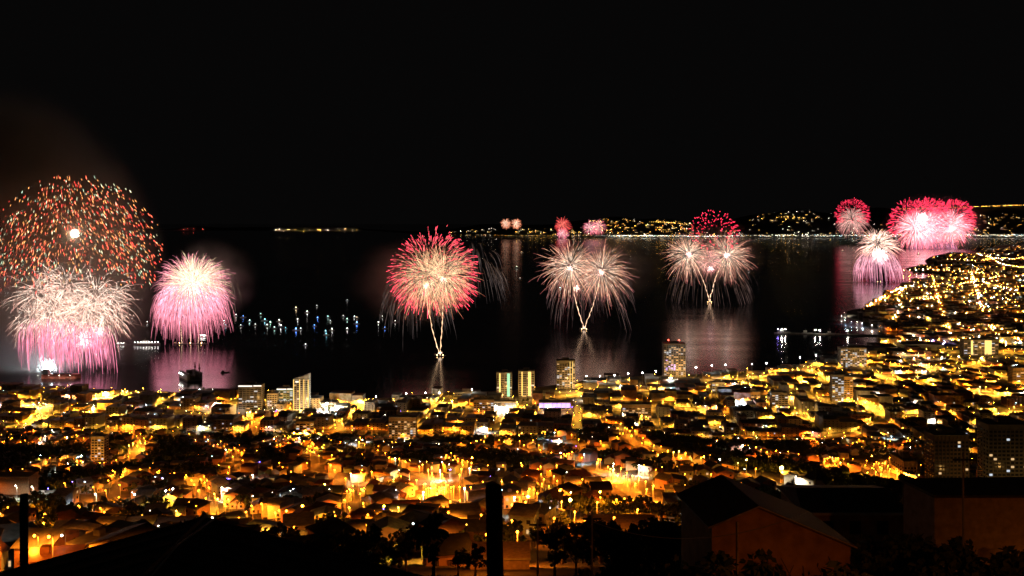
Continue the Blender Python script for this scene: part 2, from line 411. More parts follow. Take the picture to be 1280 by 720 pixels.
# ------------------------------------------------------------------ towers and large buildings
CONC = mat('concrete', (0.32, 0.3, 0.27), 0.85, 0.2, 0.2); DARKC = mat('dark_concrete', (0.13, 0.12, 0.11), 0.85, 0.2, 0.2)
def tower(px0, px1, ptop, pbase, Y, label, name='tower_block', depth=16, wallm=None, cols=5, lit=0.4, seed=0, warm=0.75, wall_fill=None, extras=None, rz=0.0, mk=None, floor=3.0):
    r = random.Random(seed)
    x0 = (px0 - 640) / F * Y; x1 = (px1 - 640) / F * Y; w = x1 - x0; top = H - (ptop - HY) / F * Y
    zb = gz((x0 + x1) / 2, Y); h = top - zb
    root = empty(name, ((x0 + x1) / 2, Y + depth / 2, zb), rz); tag(root, label, 'tower' if name == 'tower_block' else 'building')
    KEEP.append(((x0 + x1) / 2, Y + depth / 2, max(w, depth) * 0.62))
    wm = MB().box(-w / 2, w / 2, -depth / 2, depth / 2, -6, h)
    wm.build('wall', wallm or CONC, root)
    rm = MB().box(-w / 2 - .3, w / 2 + .3, -depth / 2 - .3, depth / 2 + .3, h, h + .8); rm.box(-w / 5, w / 5, -depth / 5, depth / 5, h + .8, h + 4.2)
    rm.build('roof', DARKC, root)
    nf = int((h - 2) / floor); cw = w / cols; k = 0; dark = MB(); pil = MB()
    for i in range(cols + 1): pil.box(-w / 2 + i * cw - .22, -w / 2 + i * cw + .22, -depth / 2 - .5, -depth / 2 - .002, -2, h - .3)
    for f in range(nf + 1): pil.box(-w / 2 + .23, w / 2 - .23, -depth / 2 - .38, -depth / 2 - .003, f * floor - .2, f * floor + .15)
    pil.build('balcony_frame', wallm or CONC, root)
    for f in range(nf):
        for i in range(cols):
            xa = -w / 2 + i * cw + .5; xb = xa + cw - 1.0; za = f * floor + .9; zb_ = za + 1.6
            if r.random() < lit and k < 95:
                MB().box(xa, xb, -depth / 2 - .1, -depth / 2 + .05, za, zb_).build('window', LITW if r.random() < warm else LITC, root); k += 1
            else: dark.box(xa, xb, -depth / 2 - .08, -depth / 2 + .05, za, zb_)
    nd = max(2, int(depth / 4))
    for sgn in (-1, 1):
        for f in range(nf):
            for i in range(nd):
                ya = -depth / 2 + (i + .25) * depth / nd
                dark.box(sgn * w / 2 - .08, sgn * w / 2 + .08, ya, ya + depth / nd * .5, f * floor + .9, f * floor + 2.4)
    tag(dark.build('dark_window', GLASS, root), kind='stuff')
    if extras: extras(root, w, depth, h, r)
    fl = wall_fill if wall_fill is not None else .6
    if fl:  # fill lamp and post added to brighten the wall, standing in for city glow
        fm = MB().box(-.5, .5, -depth / 2 - 24.4, -depth / 2 - 23.6, -1, 9).build('floodlight_post', POLE, root)
        l = bpy.data.lights.new('floodlight', 'POINT'); l.energy = fl * 60 * (24 ** 2 + (h / 2) ** 2) ; l.color = (1, .52, .13); l.shadow_soft_size = .6
        lo = bpy.data.objects.new('floodlight', l); COL.objects.link(lo); lo.parent = root; lo.location = (w * .15, -depth / 2 - 24.9, min(h * .45, 14))
    mark(mk or label, (root.location.x, root.location.y, zb))
    return root
def strip(root, x0, x1, y, z0, z1, m, name='light_strip'):
    return MB().box(x0, x1, y - .12, y + .1, z0, z1).build(name, m, root)
YEL = emis('light_strip_yellow', (1.0, 0.66, 0.18), 1.6, 'NONE'); GRN = emis('light_strip_green', (0.5, 1.0, 0.55), 1.1, 'NONE')
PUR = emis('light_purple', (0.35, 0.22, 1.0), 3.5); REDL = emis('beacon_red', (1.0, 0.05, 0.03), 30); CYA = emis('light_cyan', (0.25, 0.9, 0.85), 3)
WHT = emis('floodlight_white', (1.0, 0.95, 0.85), 2500); WHS = emis('facade_light_white', (1.0, 0.93, 0.8), 1.6, 'NONE')
def spot(parent_pos, key, br, n=1, spread=6, z=9):
    for _ in range(n): LAMPS.append((parent_pos[0] + RNG.uniform(-spread, spread), parent_pos[1] + RNG.uniform(-spread, spread) - 4, key, br))

def x_slab(root, w, d, h, r):            # wedge top and lit edge fins
    MB().add([(-w / 2, -d / 2, h), (w / 2, -d / 2, h), (w / 2, d / 2, h), (-w / 2, d / 2, h), (w / 2, -d / 2, h + 8), (w / 2, d / 2, h + 8)],
             [(0, 1, 4), (3, 5, 2), (1, 2, 5, 4), (0, 4, 5, 3), (0, 3, 2, 1)]).build('crest', CONC, root)
    for a in (-.49, -.1, .18, .46): strip(root, w * a - .55, w * a + .55, -d / 2 - .56, 1, h - .5, YEL)
    strip(root, -w * .38, -w * .16, -d / 2 - .56, h - 5, h - 3, WHS)
tower(367, 386, 474, 522, 1375, 'tallest slim slab tower with yellow lit edges and wedge-shaped top', wall_fill=.9, depth=13, cols=5, lit=.05, seed=1, extras=x_slab, mk='slim wedge-topped tower')
def x_off(root, w, d, h, r):
    strip(root, -w / 2, w * .1, -d / 2 - .6, h - 1.6, h + .2, WHS); strip(root, w * .15, w / 2, -d / 2 - .6, h - 1.2, h + .4, WHS)
    for i in range(5): MB().box(w * (-.35 + .14 * i), w * (-.28 + .14 * i), -d / 2 - .14, -d / 2, h * .3, h * .36).build('window', LITC, root)
tower(298, 327, 482, 519, 1390, 'grey glass office block with white roof edge beside the slim slab tower', 'office_building', 18, DARKC, 6, .22, 2, .1, extras=x_off, mk='grey glass office block')
def x_grn(root, w, d, h, r): strip(root, w * .18, w * .36, -d / 2 - .56, 2, h - 1, GRN); strip(root, -w * .35, -w * .25, -d / 2 - .56, 2, h - 1, YEL)
def x_gld(root, w, d, h, r): strip(root, w * .1, w * .3, -d / 2 - .56, 2, h - 1, YEL); strip(root, -w * .3, -w * .24, -d / 2 - .56, 2, h - 1, YEL)
tower(621, 640, 466, 500, 1484, 'slender twin tower by the shore with a pale green light strip', depth=16, cols=4, lit=.1, seed=3, extras=x_grn, mk='green-strip tower')
tower(648, 668, 464, 499, 1488, 'twin tower with one golden light strip beside the green-strip one', depth=16, cols=4, lit=.12, seed=4, extras=x_gld, mk='gold-strip tower')
def x_str(root, w, d, h, r):
    for a in (.22, .36): strip(root, w * a - .4, w * a + .4, -d / 2 - .56, 2, h - 1, YEL)
tower(696, 719, 451, 488, 1560, 'apartment tower with scattered lit windows and two striped bays', depth=18, cols=7, lit=.3, seed=5, extras=x_str, mk='striped apartment tower')
def x_bec(root, w, d, h, r):
    for a in (-.25, .25): MB().ball(w * a, 0, h + 6, 1.0).build('beacon', REDL, root); MB().tube([(w * a, 0, h + .8), (w * a, 0, h + 5.4)], .2).build('mast', POLE, root)
    for i in range(14):
        f = r.randint(4, 11) * 3.0 + .9; x = r.choice((-.42, -.3, -.18, -.05)) * w
        MB().box(x, x + w * .08, -d / 2 - .14, -d / 2 - .1, f, f + 1.5).build('window', PUR_W, root)
PUR_W = emis('lit_window_purple', (0.55, 0.4, 1.0), 2.2, 'NONE')
tower(830, 857, 430, 474, 1680, 'big honey-coloured tower by the water with two red roof beacons', depth=22, cols=9, lit=.35, seed=6, extras=x_bec, mk='tower with red beacons')
tower(1051, 1083, 435, 463, 1790, 'wide apartment tower speckled with white and yellow windows near the port', depth=18, cols=11, lit=.42, seed=7, warm=.5, mk='wide speckled tower')
tower(1205, 1248, 425, 449, 1940, 'broad twin-bay block standing in the far avenue lights', 'apartment_building', 18, CONC, 10, .2, 8, extras=x_gld, mk='broad twin-bay block')
tower(1040, 1055, 469, 503, 1440, 'narrow dark tower with a column of white windows', depth=12, wallm=DARKC, cols=4, lit=.25, seed=9, warm=.1, mk='narrow dark tower')
tower(1055, 1066, 471, 500, 1450, 'slim ochre-walled block joined beside the narrow dark tower', 'apartment_building', 12, WMAT['ochre'], 3, .1, 10, mk='slim ochre block')
tower(1168, 1211, 545, 608, 690, 'near dark apartment tower with few lit windows below the hill', wall_fill=.09, depth=17, wallm=mat('brown_render', (0.12, .085, .06), .9, .2, .2), cols=9, lit=.07, seed=11, warm=.8, mk='near dark apartment tower')
tower(1236, 1290, 532, 606, 680, 'dark apartment tower half cut off by the picture edge', wall_fill=.07, depth=17, wallm=DARKC, cols=10, lit=.08, seed=12, warm=.7, mk='cut-off dark tower')
tower(334, 346, 492, 516, 1400, 'low office wing with white lights next to the glass office', 'office_building', 14, CONC, 4, .25, 13, .2, mk='low office wing')
tower(346, 366, 486, 517, 1415, 'stepped green-grey block with a lit orange base and roof lights', 'office_building', 16, WMAT['green'], 5, .22, 14, .4, extras=x_off, mk='stepped green-grey block')
tower(370, 392, 527, 546, 1215, 'golden floodlit podium hall at the foot of the slab tower', 'hall', 16, WMAT['ochre'], 5, .3, 15, mk='golden podium hall')
tower(568, 600, 490, 500, 1500, 'long low pale terminal with grey panels by the shore', 'terminal_building', 16, CONC, 9, .2, 16, .3, mk='pale shore terminal')
tower(592, 617, 500, 517, 1370, 'brown flat-topped block with small amber windows', 'apartment_building', 16, WMAT['brown'], 7, .2, 17, mk='brown flat-topped block')
tower(617, 645, 502, 513, 1395, 'bright white-lit pavilion front below the twin towers', 'pavilion', 14, WMAT['white'], 6, .8, 18, .4, mk='white-lit pavilion')
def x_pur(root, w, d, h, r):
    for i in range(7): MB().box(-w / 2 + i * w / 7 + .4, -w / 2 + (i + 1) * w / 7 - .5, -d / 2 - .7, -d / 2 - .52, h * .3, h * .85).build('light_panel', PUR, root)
tower(674, 713, 503, 512, 1390, 'wide hall washed in purple light', 'hall', 18, WMAT['white'], 7, .0, 19, extras=x_pur, mk='purple-lit hall')
tower(778, 814, 506, 522, 1330, 'brown shoebox block with two rows of amber windows', 'apartment_building', 15, WMAT['brown'], 9, .3, 20, mk='brown shoebox block')
tower(890, 906, 478, 492, 1540, 'small white office block with square dark windows', 'office_building', 12, WMAT['white'], 4, .25, 21, .2, mk='small white office block')
tower(935, 950, 490, 510, 1480, 'yellow-lit narrow hall beside the blinding floodlight', 'hall', 14, WMAT['ochre'], 4, .2, 22, mk='yellow-lit narrow hall')
tower(965, 985, 491, 512, 1385, 'dark office block with white window rows among the avenues', 'office_building', 13, DARKC, 5, .3, 23, .1, mk='dark office block')
tower(1266, 1290, 460, 486, 1610, 'orange-lit block at the picture edge above the avenues', 'apartment_building', 16, WMAT['ochre'], 5, .1, 24, mk='orange edge block')
tower(486, 520, 522, 541, 1180, 'wide apartment block with warm scattered windows among dark gardens', 'apartment_building', 14, WMAT['brown'], 9, .35, 25, .8, mk='wide garden apartment block')
tower(1130, 1146, 577, 603, 760, 'bright yellow-lit end block of the hillside housing rows', 'apartment_building', 26, WMAT['cream'], 4, .3, 26, mk='bright end block')
tower(114, 130, 546, 556, 1000, 'small square ochre block on the dark hill', 'apartment_building', 11, WMAT['ochre'], 4, .1, 27, mk='small square ochre block')
for px, py, k, br, n, sp in ((377, 547, 'g', 4, 6, 10), (340, 518, 'w', 1.5, 4, 12), (318, 520, 'g', 2, 4, 10), (355, 520, 's', 3, 4, 8), (630, 514, 'w', 5, 5, 14), (648, 510, 'g', 3, 6, 20),
                             (694, 513, 'w', .5, 3, 14), (843, 478, 'w', 1.5, 4, 14), (602, 519, 's', 1.5, 3, 10), (560, 506, 'g', 4, 5, 12), (462, 506, 'g', 5, 6, 16), (1140, 603, 'g', 2.4, 5, 8),
                             (1105, 600, 's', 2.4, 6, 12), (1190, 607, 's', .35, 2, 12), (1258, 606, 's', .3, 2, 12), (1060, 503, 'g', 3, 4, 10), (1075, 508, 'g', 4, 6, 18), (975, 514, 'g', 3, 4, 14),
                             (942, 512, 'g', 4, 4, 10), (1275, 488, 's', 4, 4, 12), (112, 520, 'g', 7, 5, 9), (22, 508, 'g', 4, 5, 14), (48, 510, 'g', 4, 5, 12), (50, 526, 'g', 4, 6, 14), (460, 600, 's', 1.5, 3, 7),
                             (545, 616, 's', 2.5, 6, 7), (1000, 520, 'g', 3, 5, 20), (800, 528, 'g', 3, 5, 16), (310, 528, 's', 3, 4, 10), (900, 500, 'w', 3, 3, 12), (448, 518, 'g', 4, 4, 9), (255, 575, 's', 2, 3, 8),
                             (170, 562, 'g', 2, 3, 6), (122, 558, 's', 1, 2, 5), (100, 585, 's', 3, 3, 5), (770, 600, 'g', 2, 4, 6), (1020, 470, 'g', 3, 8, 26), (985, 478, 'g', 3, 6, 26), (920, 484, 'g', 3, 6, 22),
                             (130, 497, 'g', 5, 8, 18), (160, 496, 'g', 5, 8, 18), (190, 496, 'g', 4, 6, 16)):
    q = hit(px, py); spot(q, k, br, n, sp)

# ------------------------------------------------------------------ rows of housing on the lit slope, scattered houses
def place_house(k, x, y, rz, first=[True] * 64, word=None):
    root, desc = PROTOS[k][0], PROTOS[k][1]
    o = copy_tree(root)
    o.location = (x, y, gz(x, y) + 0.4); o.rotation_euler = (0, 0, rz); tag(o, cat='house', group='houses scattered over the hillside')
    LAB.append((o, desc, x, y, gz(x, y) + 3)); return o
mass = MB()
def mass_house(k, x, y, rz):
    _, _, w, d, h, rise, wc, rc = PROTOS[k]; z = gz(x, y) + 0.4
    t = MB(); walls(t, w, d, h, rise, -3, WALLC[wc])
    if rise: gable(t, w, d, h, rise, .4, .2, ROOFC[rc])
    else: t.box(-w / 2 - .3, w / 2 + .3, -d / 2 - .3, d / 2 + .3, h + .003, h + .3, ROOFC[rc])
    c, s_ = math.cos(rz), math.sin(rz)
    t.v = [(a * c - b_ * s_ + x, a * s_ + b_ * c + y, q + z) for a, b_, q in t.v]
    n = mass.n; mass.v += t.v; mass.f += [tuple(i + n for i in f) for f in t.f]; mass.c += t.c; mass.n += t.n
KEEP += [(p.x, p.y, r_) for p, r_ in ((hit(1090, 596), 12), (hit(765, 676), 15), (hit(795, 676), 12), (hit(625, 712), 12), (hit(700, 676), 14), (hit(10, 618), 20), (hit(25, 618), 14))]
spots = []; trees = []
yy = 112.0
while yy < 1330:
    step = 13.0; hw = 0.66 * yy + 30; x = -hw + RNG.uniform(0, step)
    while x < hw:
        jx, jy = x + RNG.uniform(-3.5, 3.5), yy + RNG.uniform(-3.5, 3.5)
        wd = wood(jx, jy); near = not road_clear(jx, jy, 15)
        if jy < 150:  # dense trees added to fill the foot of the slope with black
            if jx > .1 * jy and free(jx, jy, -4): trees += [(jx, jy), (jx + 5, jy + 4), (jx - 4, jy + 6)]
            x += step; continue
        if -jx * SU + jy * CU < 1176 and free(jx, jy, 6) and road_clear(jx, jy, 5.6):
            if (near and RNG.random() < .85) or wd < (-.45 if jy > 300 else .5):
                if RNG.random() < (0.9 if near else 0.7): spots.append((jx, jy))
                else: trees.append((jx, jy))
            else:
                for _ in range(2): trees.append((jx + RNG.uniform(-5, 5), jy + RNG.uniform(-5, 5)))
        x += step
    yy += step
spots.sort(key=lambda s_: s_[1]); n_ind = 0
for x, y in spots:
    ppx, ppy = px_of(x, y, gz(x, y) + 3); k = RNG.randrange(len(PROTOS)); rz = RNG.choice((0, 0, .35, -.4, .8, PI / 2)) + RNG.uniform(-.15, .15)
    if y < 190 and ppx > 350: trees.append((x, y)); trees.append((x + 4, y + 5)); continue
    if -10 < ppx < 1290 and ppy < 715 and n_ind < 290: place_house(k, x, y, rz); n_ind += 1
    else: mass_house(k, x, y, rz)
    u = RNG.random()                      # porch and alley lamps
    if u < (.34 if y < 420 else .13): LAMPS.append((x + RNG.uniform(-7, 7), y - 7, RNG.choice('ssssgw'), RNG.choice((.25, .5, .8, 1.3))))
    elif u < (.6 if y < 420 else .34): LAMPS.append((x + RNG.uniform(-5, 5), y - 6, RNG.choice('sswgwgsc'), RNG.choice((.008, .02, .04))))
for pr in PROTOS: remove_proto(pr[0])

# ------------------------------------------------------------------ city blocks of the plain
BMAT = [WMAT[k] for k in ('cream', 'white', 'ochre', 'brown', 'grey', 'pink')]; BW = ('cream', 'white', 'ochre', 'brown', 'grey', 'pink')
cells = []
for iv in range(len(V_ST) - 1):
    v0, v1 = V_ST[iv] + 9, V_ST[iv + 1] - 9; half = (v1 - v0) / 2
    for u0 in range(-1250, 2200, 112):
        ua, ub = u0 + 7.5, u0 + 104.5
        for row in (0, 1):
            u = ua; pv = RNG.random()
            while u < ub - 8:
                w = min(RNG.uniform(12, 30), ub - u); cu, cv = u + w / 2, v0 + half * (row + .5)
                x, y = uv(cu, cv); u += w + RNG.choice((0.4, 0.4, 3))
                if not plain(x, y, 30) or not free(x, y, max(w, half) * .55) or not road_clear(x, y, min(w, half) * .5): continue
                if w < 8: continue
                if RNG.random() < 0.1: trees.append((x, y)); trees.append((x + 7, y)); continue
                st = 1 if (px_of(x, y)[0] < 310 and iv > 3) else RNG.choice((1, 2, 2, 3, 3, 4, 5)) if iv < 6 else RNG.choice((1, 1, 2, 2, 3))
                cells.append((x, y, w, half - RNG.uniform(1, 6), st * 3.2 + RNG.uniform(0, 1.5), RNG.randrange(6), RNG.choice(list(ROOFC)), st))
cells.sort(key=lambda c: c[1]); n_cb = 0
for x, y, w, d, h, wi, rc, st in cells:
    ppx, ppy = px_of(x, y, 5)
    if -5 < ppx < 1285 and n_cb < 290:
        n_cb += 1
        root = empty('city_building', (x, y, gz(x, y)), ROT)
        MB().box(-w / 2, w / 2, -d / 2, d / 2, -3, h).build('wall', BMAT[wi], root)
        rm = MB().box(-w / 2 + .3, w / 2 - .3, -d / 2 + .3, d / 2 - .3, h + .004, h + .3)
        flat = RNG.random() < .6
        if flat:
            q = RNG.uniform(-.3, .2) * w; rm.box(q, q + 3.5, -2, 2, h + .3, h + 2.8)
        else:
            rm.add([(-w / 2, -d / 2, h + .3), (w / 2, -d / 2, h + .3), (w / 2, d / 2, h + .3), (-w / 2, d / 2, h + .3), (-w / 2 + 3, 0, h + 3), (w / 2 - 3, 0, h + 3)],
                   [(0, 1, 5, 4), (1, 2, 5), (2, 3, 4, 5), (3, 0, 4), (0, 3, 2, 1)])
        rm.build('roof', RMAT[rc], root)
        nw = max(2, int(w / 5)); wn = MB()
        for f in range(st):
            for i in range(nw):
                xa = -w / 2 + (i + .3) * w / nw
                if RNG.random() < .07: MB().box(xa, xa + 1.6, -d / 2 - .08, -d / 2 + .05, f * 3.2 + 1, f * 3.2 + 2.4).build('window', RNG.choice((LITW, LITW, LITC)), root)
                else: wn.box(xa, xa + 1.6, -d / 2 - .06, -d / 2 + .05, f * 3.2 + 1, f * 3.2 + 2.4)
        wn.build('window_row', GLASS, root)
        tag(root, cat='building', group='low buildings lining the streets of the plain')
        LAB.append((root, f"{BW[wi]} {['', 'one', 'two', 'three', 'four', 'five'][st]}-storey building with {'flat' if flat else 'hipped'} {rc.replace('rust', 'rust-red')} roof", x, y, gz(x, y) + h))
    else:
        mass.box(-w / 2, w / 2, -d / 2, d / 2, -3, h, WALLC[BW[wi]], ROT, (x, y, gz(x, y)))
        mass.box(-w / 2 - .2, w / 2 + .2, -d / 2 - .2, d / 2 + .2, h + .004, h + .5, ROOFC[rc], ROT, (x, y, gz(x, y)))

# far quarters along the curve of the bay and across it
BRIGHTPIX = [([(1120, 398), (1150, 401), (1190, 407), (1240, 414), (1300, 424)], 'g', 1.5), ([(1086, 386), (1108, 372), (1127, 362)], 's', 3), ([(1195, 378), (1240, 385), (1300, 398)], 's', 1.2),
             ([(1130, 340), (1160, 339), (1200, 341), (1235, 344)], 's', 1.2), ([(1118, 402), (1128, 388), (1120, 372), (1134, 360)], 'g', 1.5), ([(1110, 432), (1160, 421), (1210, 424), (1300, 440)], 'g', 2),
             ([(1150, 408), (1200, 416), (1250, 424), (1300, 434)], 's', 1.5), ([(1140, 455), (1200, 452), (1260, 456)], 'g', 1.5), ([(1230, 355), (1250, 362), (1300, 372)], 's', 1), ([(1178, 350), (1230, 352)], 's', .8), ([(1150, 362), (1200, 358), (1250, 348), (1300, 346)], 's', .5), ([(1140, 380), (1190, 372), (1240, 368)], 's', .6), ([(1160, 394), (1210, 396), (1290, 408)], 's', .7), ([(1215, 345), (1222, 372), (1235, 405), (1260, 440)], 's', .6), ([(1165, 347), (1172, 372), (1182, 405), (1190, 425)], 's', .5), ([(1180, 326), (1225, 328), (1290, 322)], 's', .6), ([(1220, 318), (1260, 334), (1300, 340)], 's', .5), ([(1130, 392), (1165, 386), (1205, 388)], 's', .7)]
ind_far = MB()
FARL = MB(); farcols = {'s': (1, .36, .04), 'g': (1, .55, .1), 'w': (1, .85, .65), 'c': (.5, .85, 1), 'p': (.4, .3, 1), 'r': (1, .1, .08)}
def far_lamp(x, y, z, key, L, r=1.3):
    ind_far.octa(x, y, z, r, tuple(c * L for c in farcols[key]))
for pix, key, br in BRIGHTPIX:
    P = [hit(a, b_) for a, b_ in pix]
    for a, b_ in zip(P[:-1], P[1:]):
        n = max(2, int((b_ - a).length / 32))
        for i in range(n):
            q = a.lerp(b_, i / n); far_lamp(q.x + RNG.uniform(-5, 5), q.y, gz(q.x, q.y) + 10, key if RNG.random() < .85 else 'w', 600 * br * RNG.uniform(.4, 1.3), 1.0)
    road([(p.x, p.y) for p in P], 18, 'road', .6, 40)
n = 0
while n < 3000:
    px, py = RNG.uniform(1085, 1420), 308 + 130 * RNG.random() ** 1.05
    Y = H * F / (py - HY)
    if not bool(on_land(px, py)) or not bool(on_land(px, py + 1.2)) or Y < 2150: continue
    p = hit(px, py); n += 1
    dens = math.sin(p.x / 260) + math.sin(p.y / 330 + p.x / 500) + .6 * math.sin(p.x / 90 - p.y / 130)
    k = RNG.randrange(6); w, d, h = RNG.uniform(12, 34), RNG.uniform(12, 26), RNG.choice((4, 6, 7, 9, 12, 15)); a = RNG.uniform(-.3, .3)
    mass.box(-w / 2, w / 2, -d / 2, d / 2, -3, h, WALLC[BW[k]], a, (p.x, p.y, p.z)); mass.box(-w / 2 - .3, w / 2 + .3, -d / 2 - .3, d / 2 + .3, h + .01, h + .8, ROOFC[RNG.choice(list(ROOFC))], a, (p.x, p.y, p.z))
    if dens > -.9 and RNG.random() < .9:
        far_lamp(p.x + RNG.uniform(-14, 14), p.y - 18, p.z + 9, RNG.choice('ssssssggggwc'), 10 ** RNG.uniform(.6, 2.3), RNG.choice((.8, 1.1, 1.3)))
# the far shore: a bright promenade, towns climbing behind it
def shore_density(px): return np.interp(px, [220, 320, 560, 600, 700, 745, 770, 860, 900, 940, 1000, 1040, 1200, 1300], [.02, .12, .25, .3, .4, .6, 1, 1, .8, .5, .6, .8, 1, 1])
for px in np.arange(564, 1420, .62):
    if RNG.random() < shore_density(px) * .95:
        x, y, z = far_ground(px, .004 + RNG.random() * .02); b_ = (20 if px > 760 else 6) * (.35 + .9 * abs(math.sin(px / 9.0)) * abs(math.sin(px / 31.0 + 1)))
        far_lamp(x, y, z + 14, RNG.choice('wwwgc') if px > 740 else RNG.choice('gsw'), b_ * RNG.uniform(.3, 1.6), 3.0)
BANDS = [(735, 865, .08, .7, 520, 'ggsgw'), (690, 740, .03, .4, 90, 'ggw'), (590, 622, .2, .5, 40, 'wgw'), (563, 590, .2, .4, 26, 'wgw'), (645, 690, .15, .5, 80, 'gwg'), (870, 930, .05, .3, 60, 'gw'), (935, 1045, .05, .8, 170, 'wggw'),
         (1045, 1130, .02, .3, 70, 'wg'), (1130, 1420, .02, .5, 620, 'ggsgw'), (318, 446, .02, .3, 22, 'gw'), (228, 262, .02, .3, 4, 'r'), (960, 1010, .45, .6, 50, 'gg')]
for a, b_, t0, t1, n, ks in BANDS:
    for _ in range(n):
        px = RNG.uniform(a, b_); t_ = RNG.uniform(t0, t1)
        if px > 460 and math.sin(px / 6.1 + t_ * 17) + math.sin(px / 2.7 - t_ * 23) + .5 * math.sin(px / 19) < RNG.uniform(-.6, .5): continue
        x, y, z = far_ground(px, t_); far_lamp(x, y, z + 12, RNG.choice(ks), 10 ** RNG.uniform(.5, 1.75) * (14 if px < 460 else 1), RNG.choice((2, 2.5, 3)))
        if RNG.random() < .5:
            w = RNG.uniform(20, 60); mass.box(-w / 2, w / 2, -15, 15, -9, RNG.uniform(8, 25), WALLC[RNG.choice(BW)], 0, (x + 20, y + 30, z))
for px in np.arange(1120, 1420, 1.1):    # the ridge road
    if RNG.random() < .4: continue
    x, y, z = far_ground(px, .72); far_lamp(x, y, z + 12, RNG.choice('gsg'), (36 if px > 1215 else 8) * RNG.uniform(.3, 1.4), 3)
for px in np.arange(812, 862, 2.3):
    x, y, z = far_ground(px, .6); far_lamp(x, y, z + 12, 'g', 25 * RNG.uniform(.3, 1.4), 3)
tag(mass.build('houses', vmat('town_walls_and_roofs')), kind='stuff')
tag(ind_far.build('town_lamps', vemis('distant_lamp_glass', 1.0)), kind='stuff')

# ------------------------------------------------------------------ harbour: quays, pier, cranes, sheds
QUAY = mat('quay_concrete', (0.2, 0.19, 0.17), 0.85, 0.1, 0.25)
p0, p1 = sea(968, 417), sea(1140, 420.5)
dd = (p1 - p0); L = dd.length; ang = math.atan2(dd.y, dd.x)
pier = empty('pier', (p0.x, p0.y, 0), ang); tag(pier, 'long thin concrete pier reaching into the dark bay', 'pier'); mark('long thin pier', p0)
MB().box(0, L, -5, 5, -4, 2.4).build('deck', QUAY, pier)
for i in range(6):
    MB().box(i * 30 + 4, i * 30 + 6, -6.2, -5.003, -4, 2.0).build('fender', DARKC, pier)
for i, (u, k) in enumerate(((6, PUR), (13, WHT), (19, WHT), (72, WHT), (80, WHT), (128, WHT))):
    f = empty('floodlight_mast', (p0.x + u * math.cos(ang) * 1.45, p0.y + u * 1.45 * math.sin(ang), 2.4)); tag(f, f"{'purple' if k == PUR else 'white'} light mast, {['first', 'second', 'third', 'fourth', 'fifth', 'sixth'][i]} from the tip of the long pier", 'light mast', 'light masts on the long pier')
    MB().tube([(0, 0, 0), (0, 0, 9)], [.3, .18]).build('pole', POLE, f); MB().box(-1.3, 1.3, -.4, .4, 9, 9.9).build('lamp_head', emis('pier_lamp_' + ('p' if k == PUR else 'w'), (0.3, .2, 1) if k == PUR else WHITE, 60 if k == PUR else 220), f)
for i, (px, py, w, hgt, lc) in enumerate(((982, 416.5, 16, 5, 'white'), (1011, 417.5, 14, 5, 'white'), (1041, 418, 12, 4, 'grey'))):
    q = sea(px, py); b_ = empty('moored_ship', (q.x, q.y + 11, 0), ang); tag(b_, f"{lc} working ship lying along the pier, {['nearest its tip', 'at its middle', 'nearest the shore'][i]}", 'ship', 'ships moored along the pier')
    MB().prism([(-w, -2.5), (w * .7, -2.5), (w, 0), (w * .7, 2.5), (-w, 2.5)], -.5, 2.4).build('hull', DARKC, b_)
    MB().box(-w * .7, -w * .1, -2, 2, 2.41, 2.4 + hgt).build('cabin', WMAT['white'], b_); MB().tube([(-w * .3, 0, 2.4 + hgt), (-w * .3, 0, 9 + hgt)], .18).build('mast', POLE, b_)
def cran(px, py, lab):                    # gantry crane standing on the quay
    q = hit(px, py); c = empty('harbour_crane', q, ang); tag(c, lab, 'crane', 'cranes on the harbour quay')
    for sx in (-7, 7):
        for sy in (-6, 6): MB().box(sx - .5, sx + .5, sy - .5, sy + .5, 0, 24).build('leg', POLE, c)
    MB().box(-8, 8, -22, 14, 24, 26).build('beam', POLE, c); MB().tube([(0, 0, 26), (0, 0, 38)], .7).build('mast', POLE, c); MB().tube([(0, 0, 38), (0, -22, 26.2)], .3).build('stay', POLE, c)
cran(1098, 407, 'gantry crane on the quay nearest the blue quay lights'); cran(1112, 413, 'gantry crane on the quay nearest the pier root'); cran(1076, 401, 'gantry crane at the outer end of the quay'); cran(1224, 403, 'tall portal crane over the yellow coastal avenue')
for i, (px, py, k) in enumerate(((1056, 404, 'c'), (1064, 405, 'c'), (1071, 406, 'w'), (1078, 407, 'c'), (1090, 410, 'w'), (1100, 411, 's'), (1110, 413, 's'), (1120, 415, 's'), (1052, 398, 'w'), (1056, 394, 'w'))):
    q = hit(px, py); LAMPS.append((q.x, q.y, k, 3.5))
def shed(px, py, w, d, h, wc, lab, rz=0):
    q = hit(px, py); KEEP.append((q.x, q.y, w * .5)); s_ = empty('warehouse', q, rz); tag(s_, lab, 'warehouse'); mark(lab.split(' with')[0], q)
    a, b_ = MB(), MB(); walls(a, w, d, h, w * 0.0 + 2.5); gable(b_, w, d, h, 2.5, .6, .3); a.build('wall', WMAT[wc], s_); b_.build('roof', RMAT['grey'], s_)
    for i in range(4): MB().box(-w / 2 + (i + .25) * w / 4, -w / 2 + (i + .7) * w / 4, -d / 2 - .1, -d / 2 + .05, 0, h * .6).build('door', RMAT['zinc'], s_)
shed(1096, 440, 60, 40, 9, 'grey', 'dark gabled harbour shed with orange lights at one end', ROT)
shed(1150, 436, 90, 50, 12, 'white', 'large white-roofed market hall with purple floodlights', ROT)
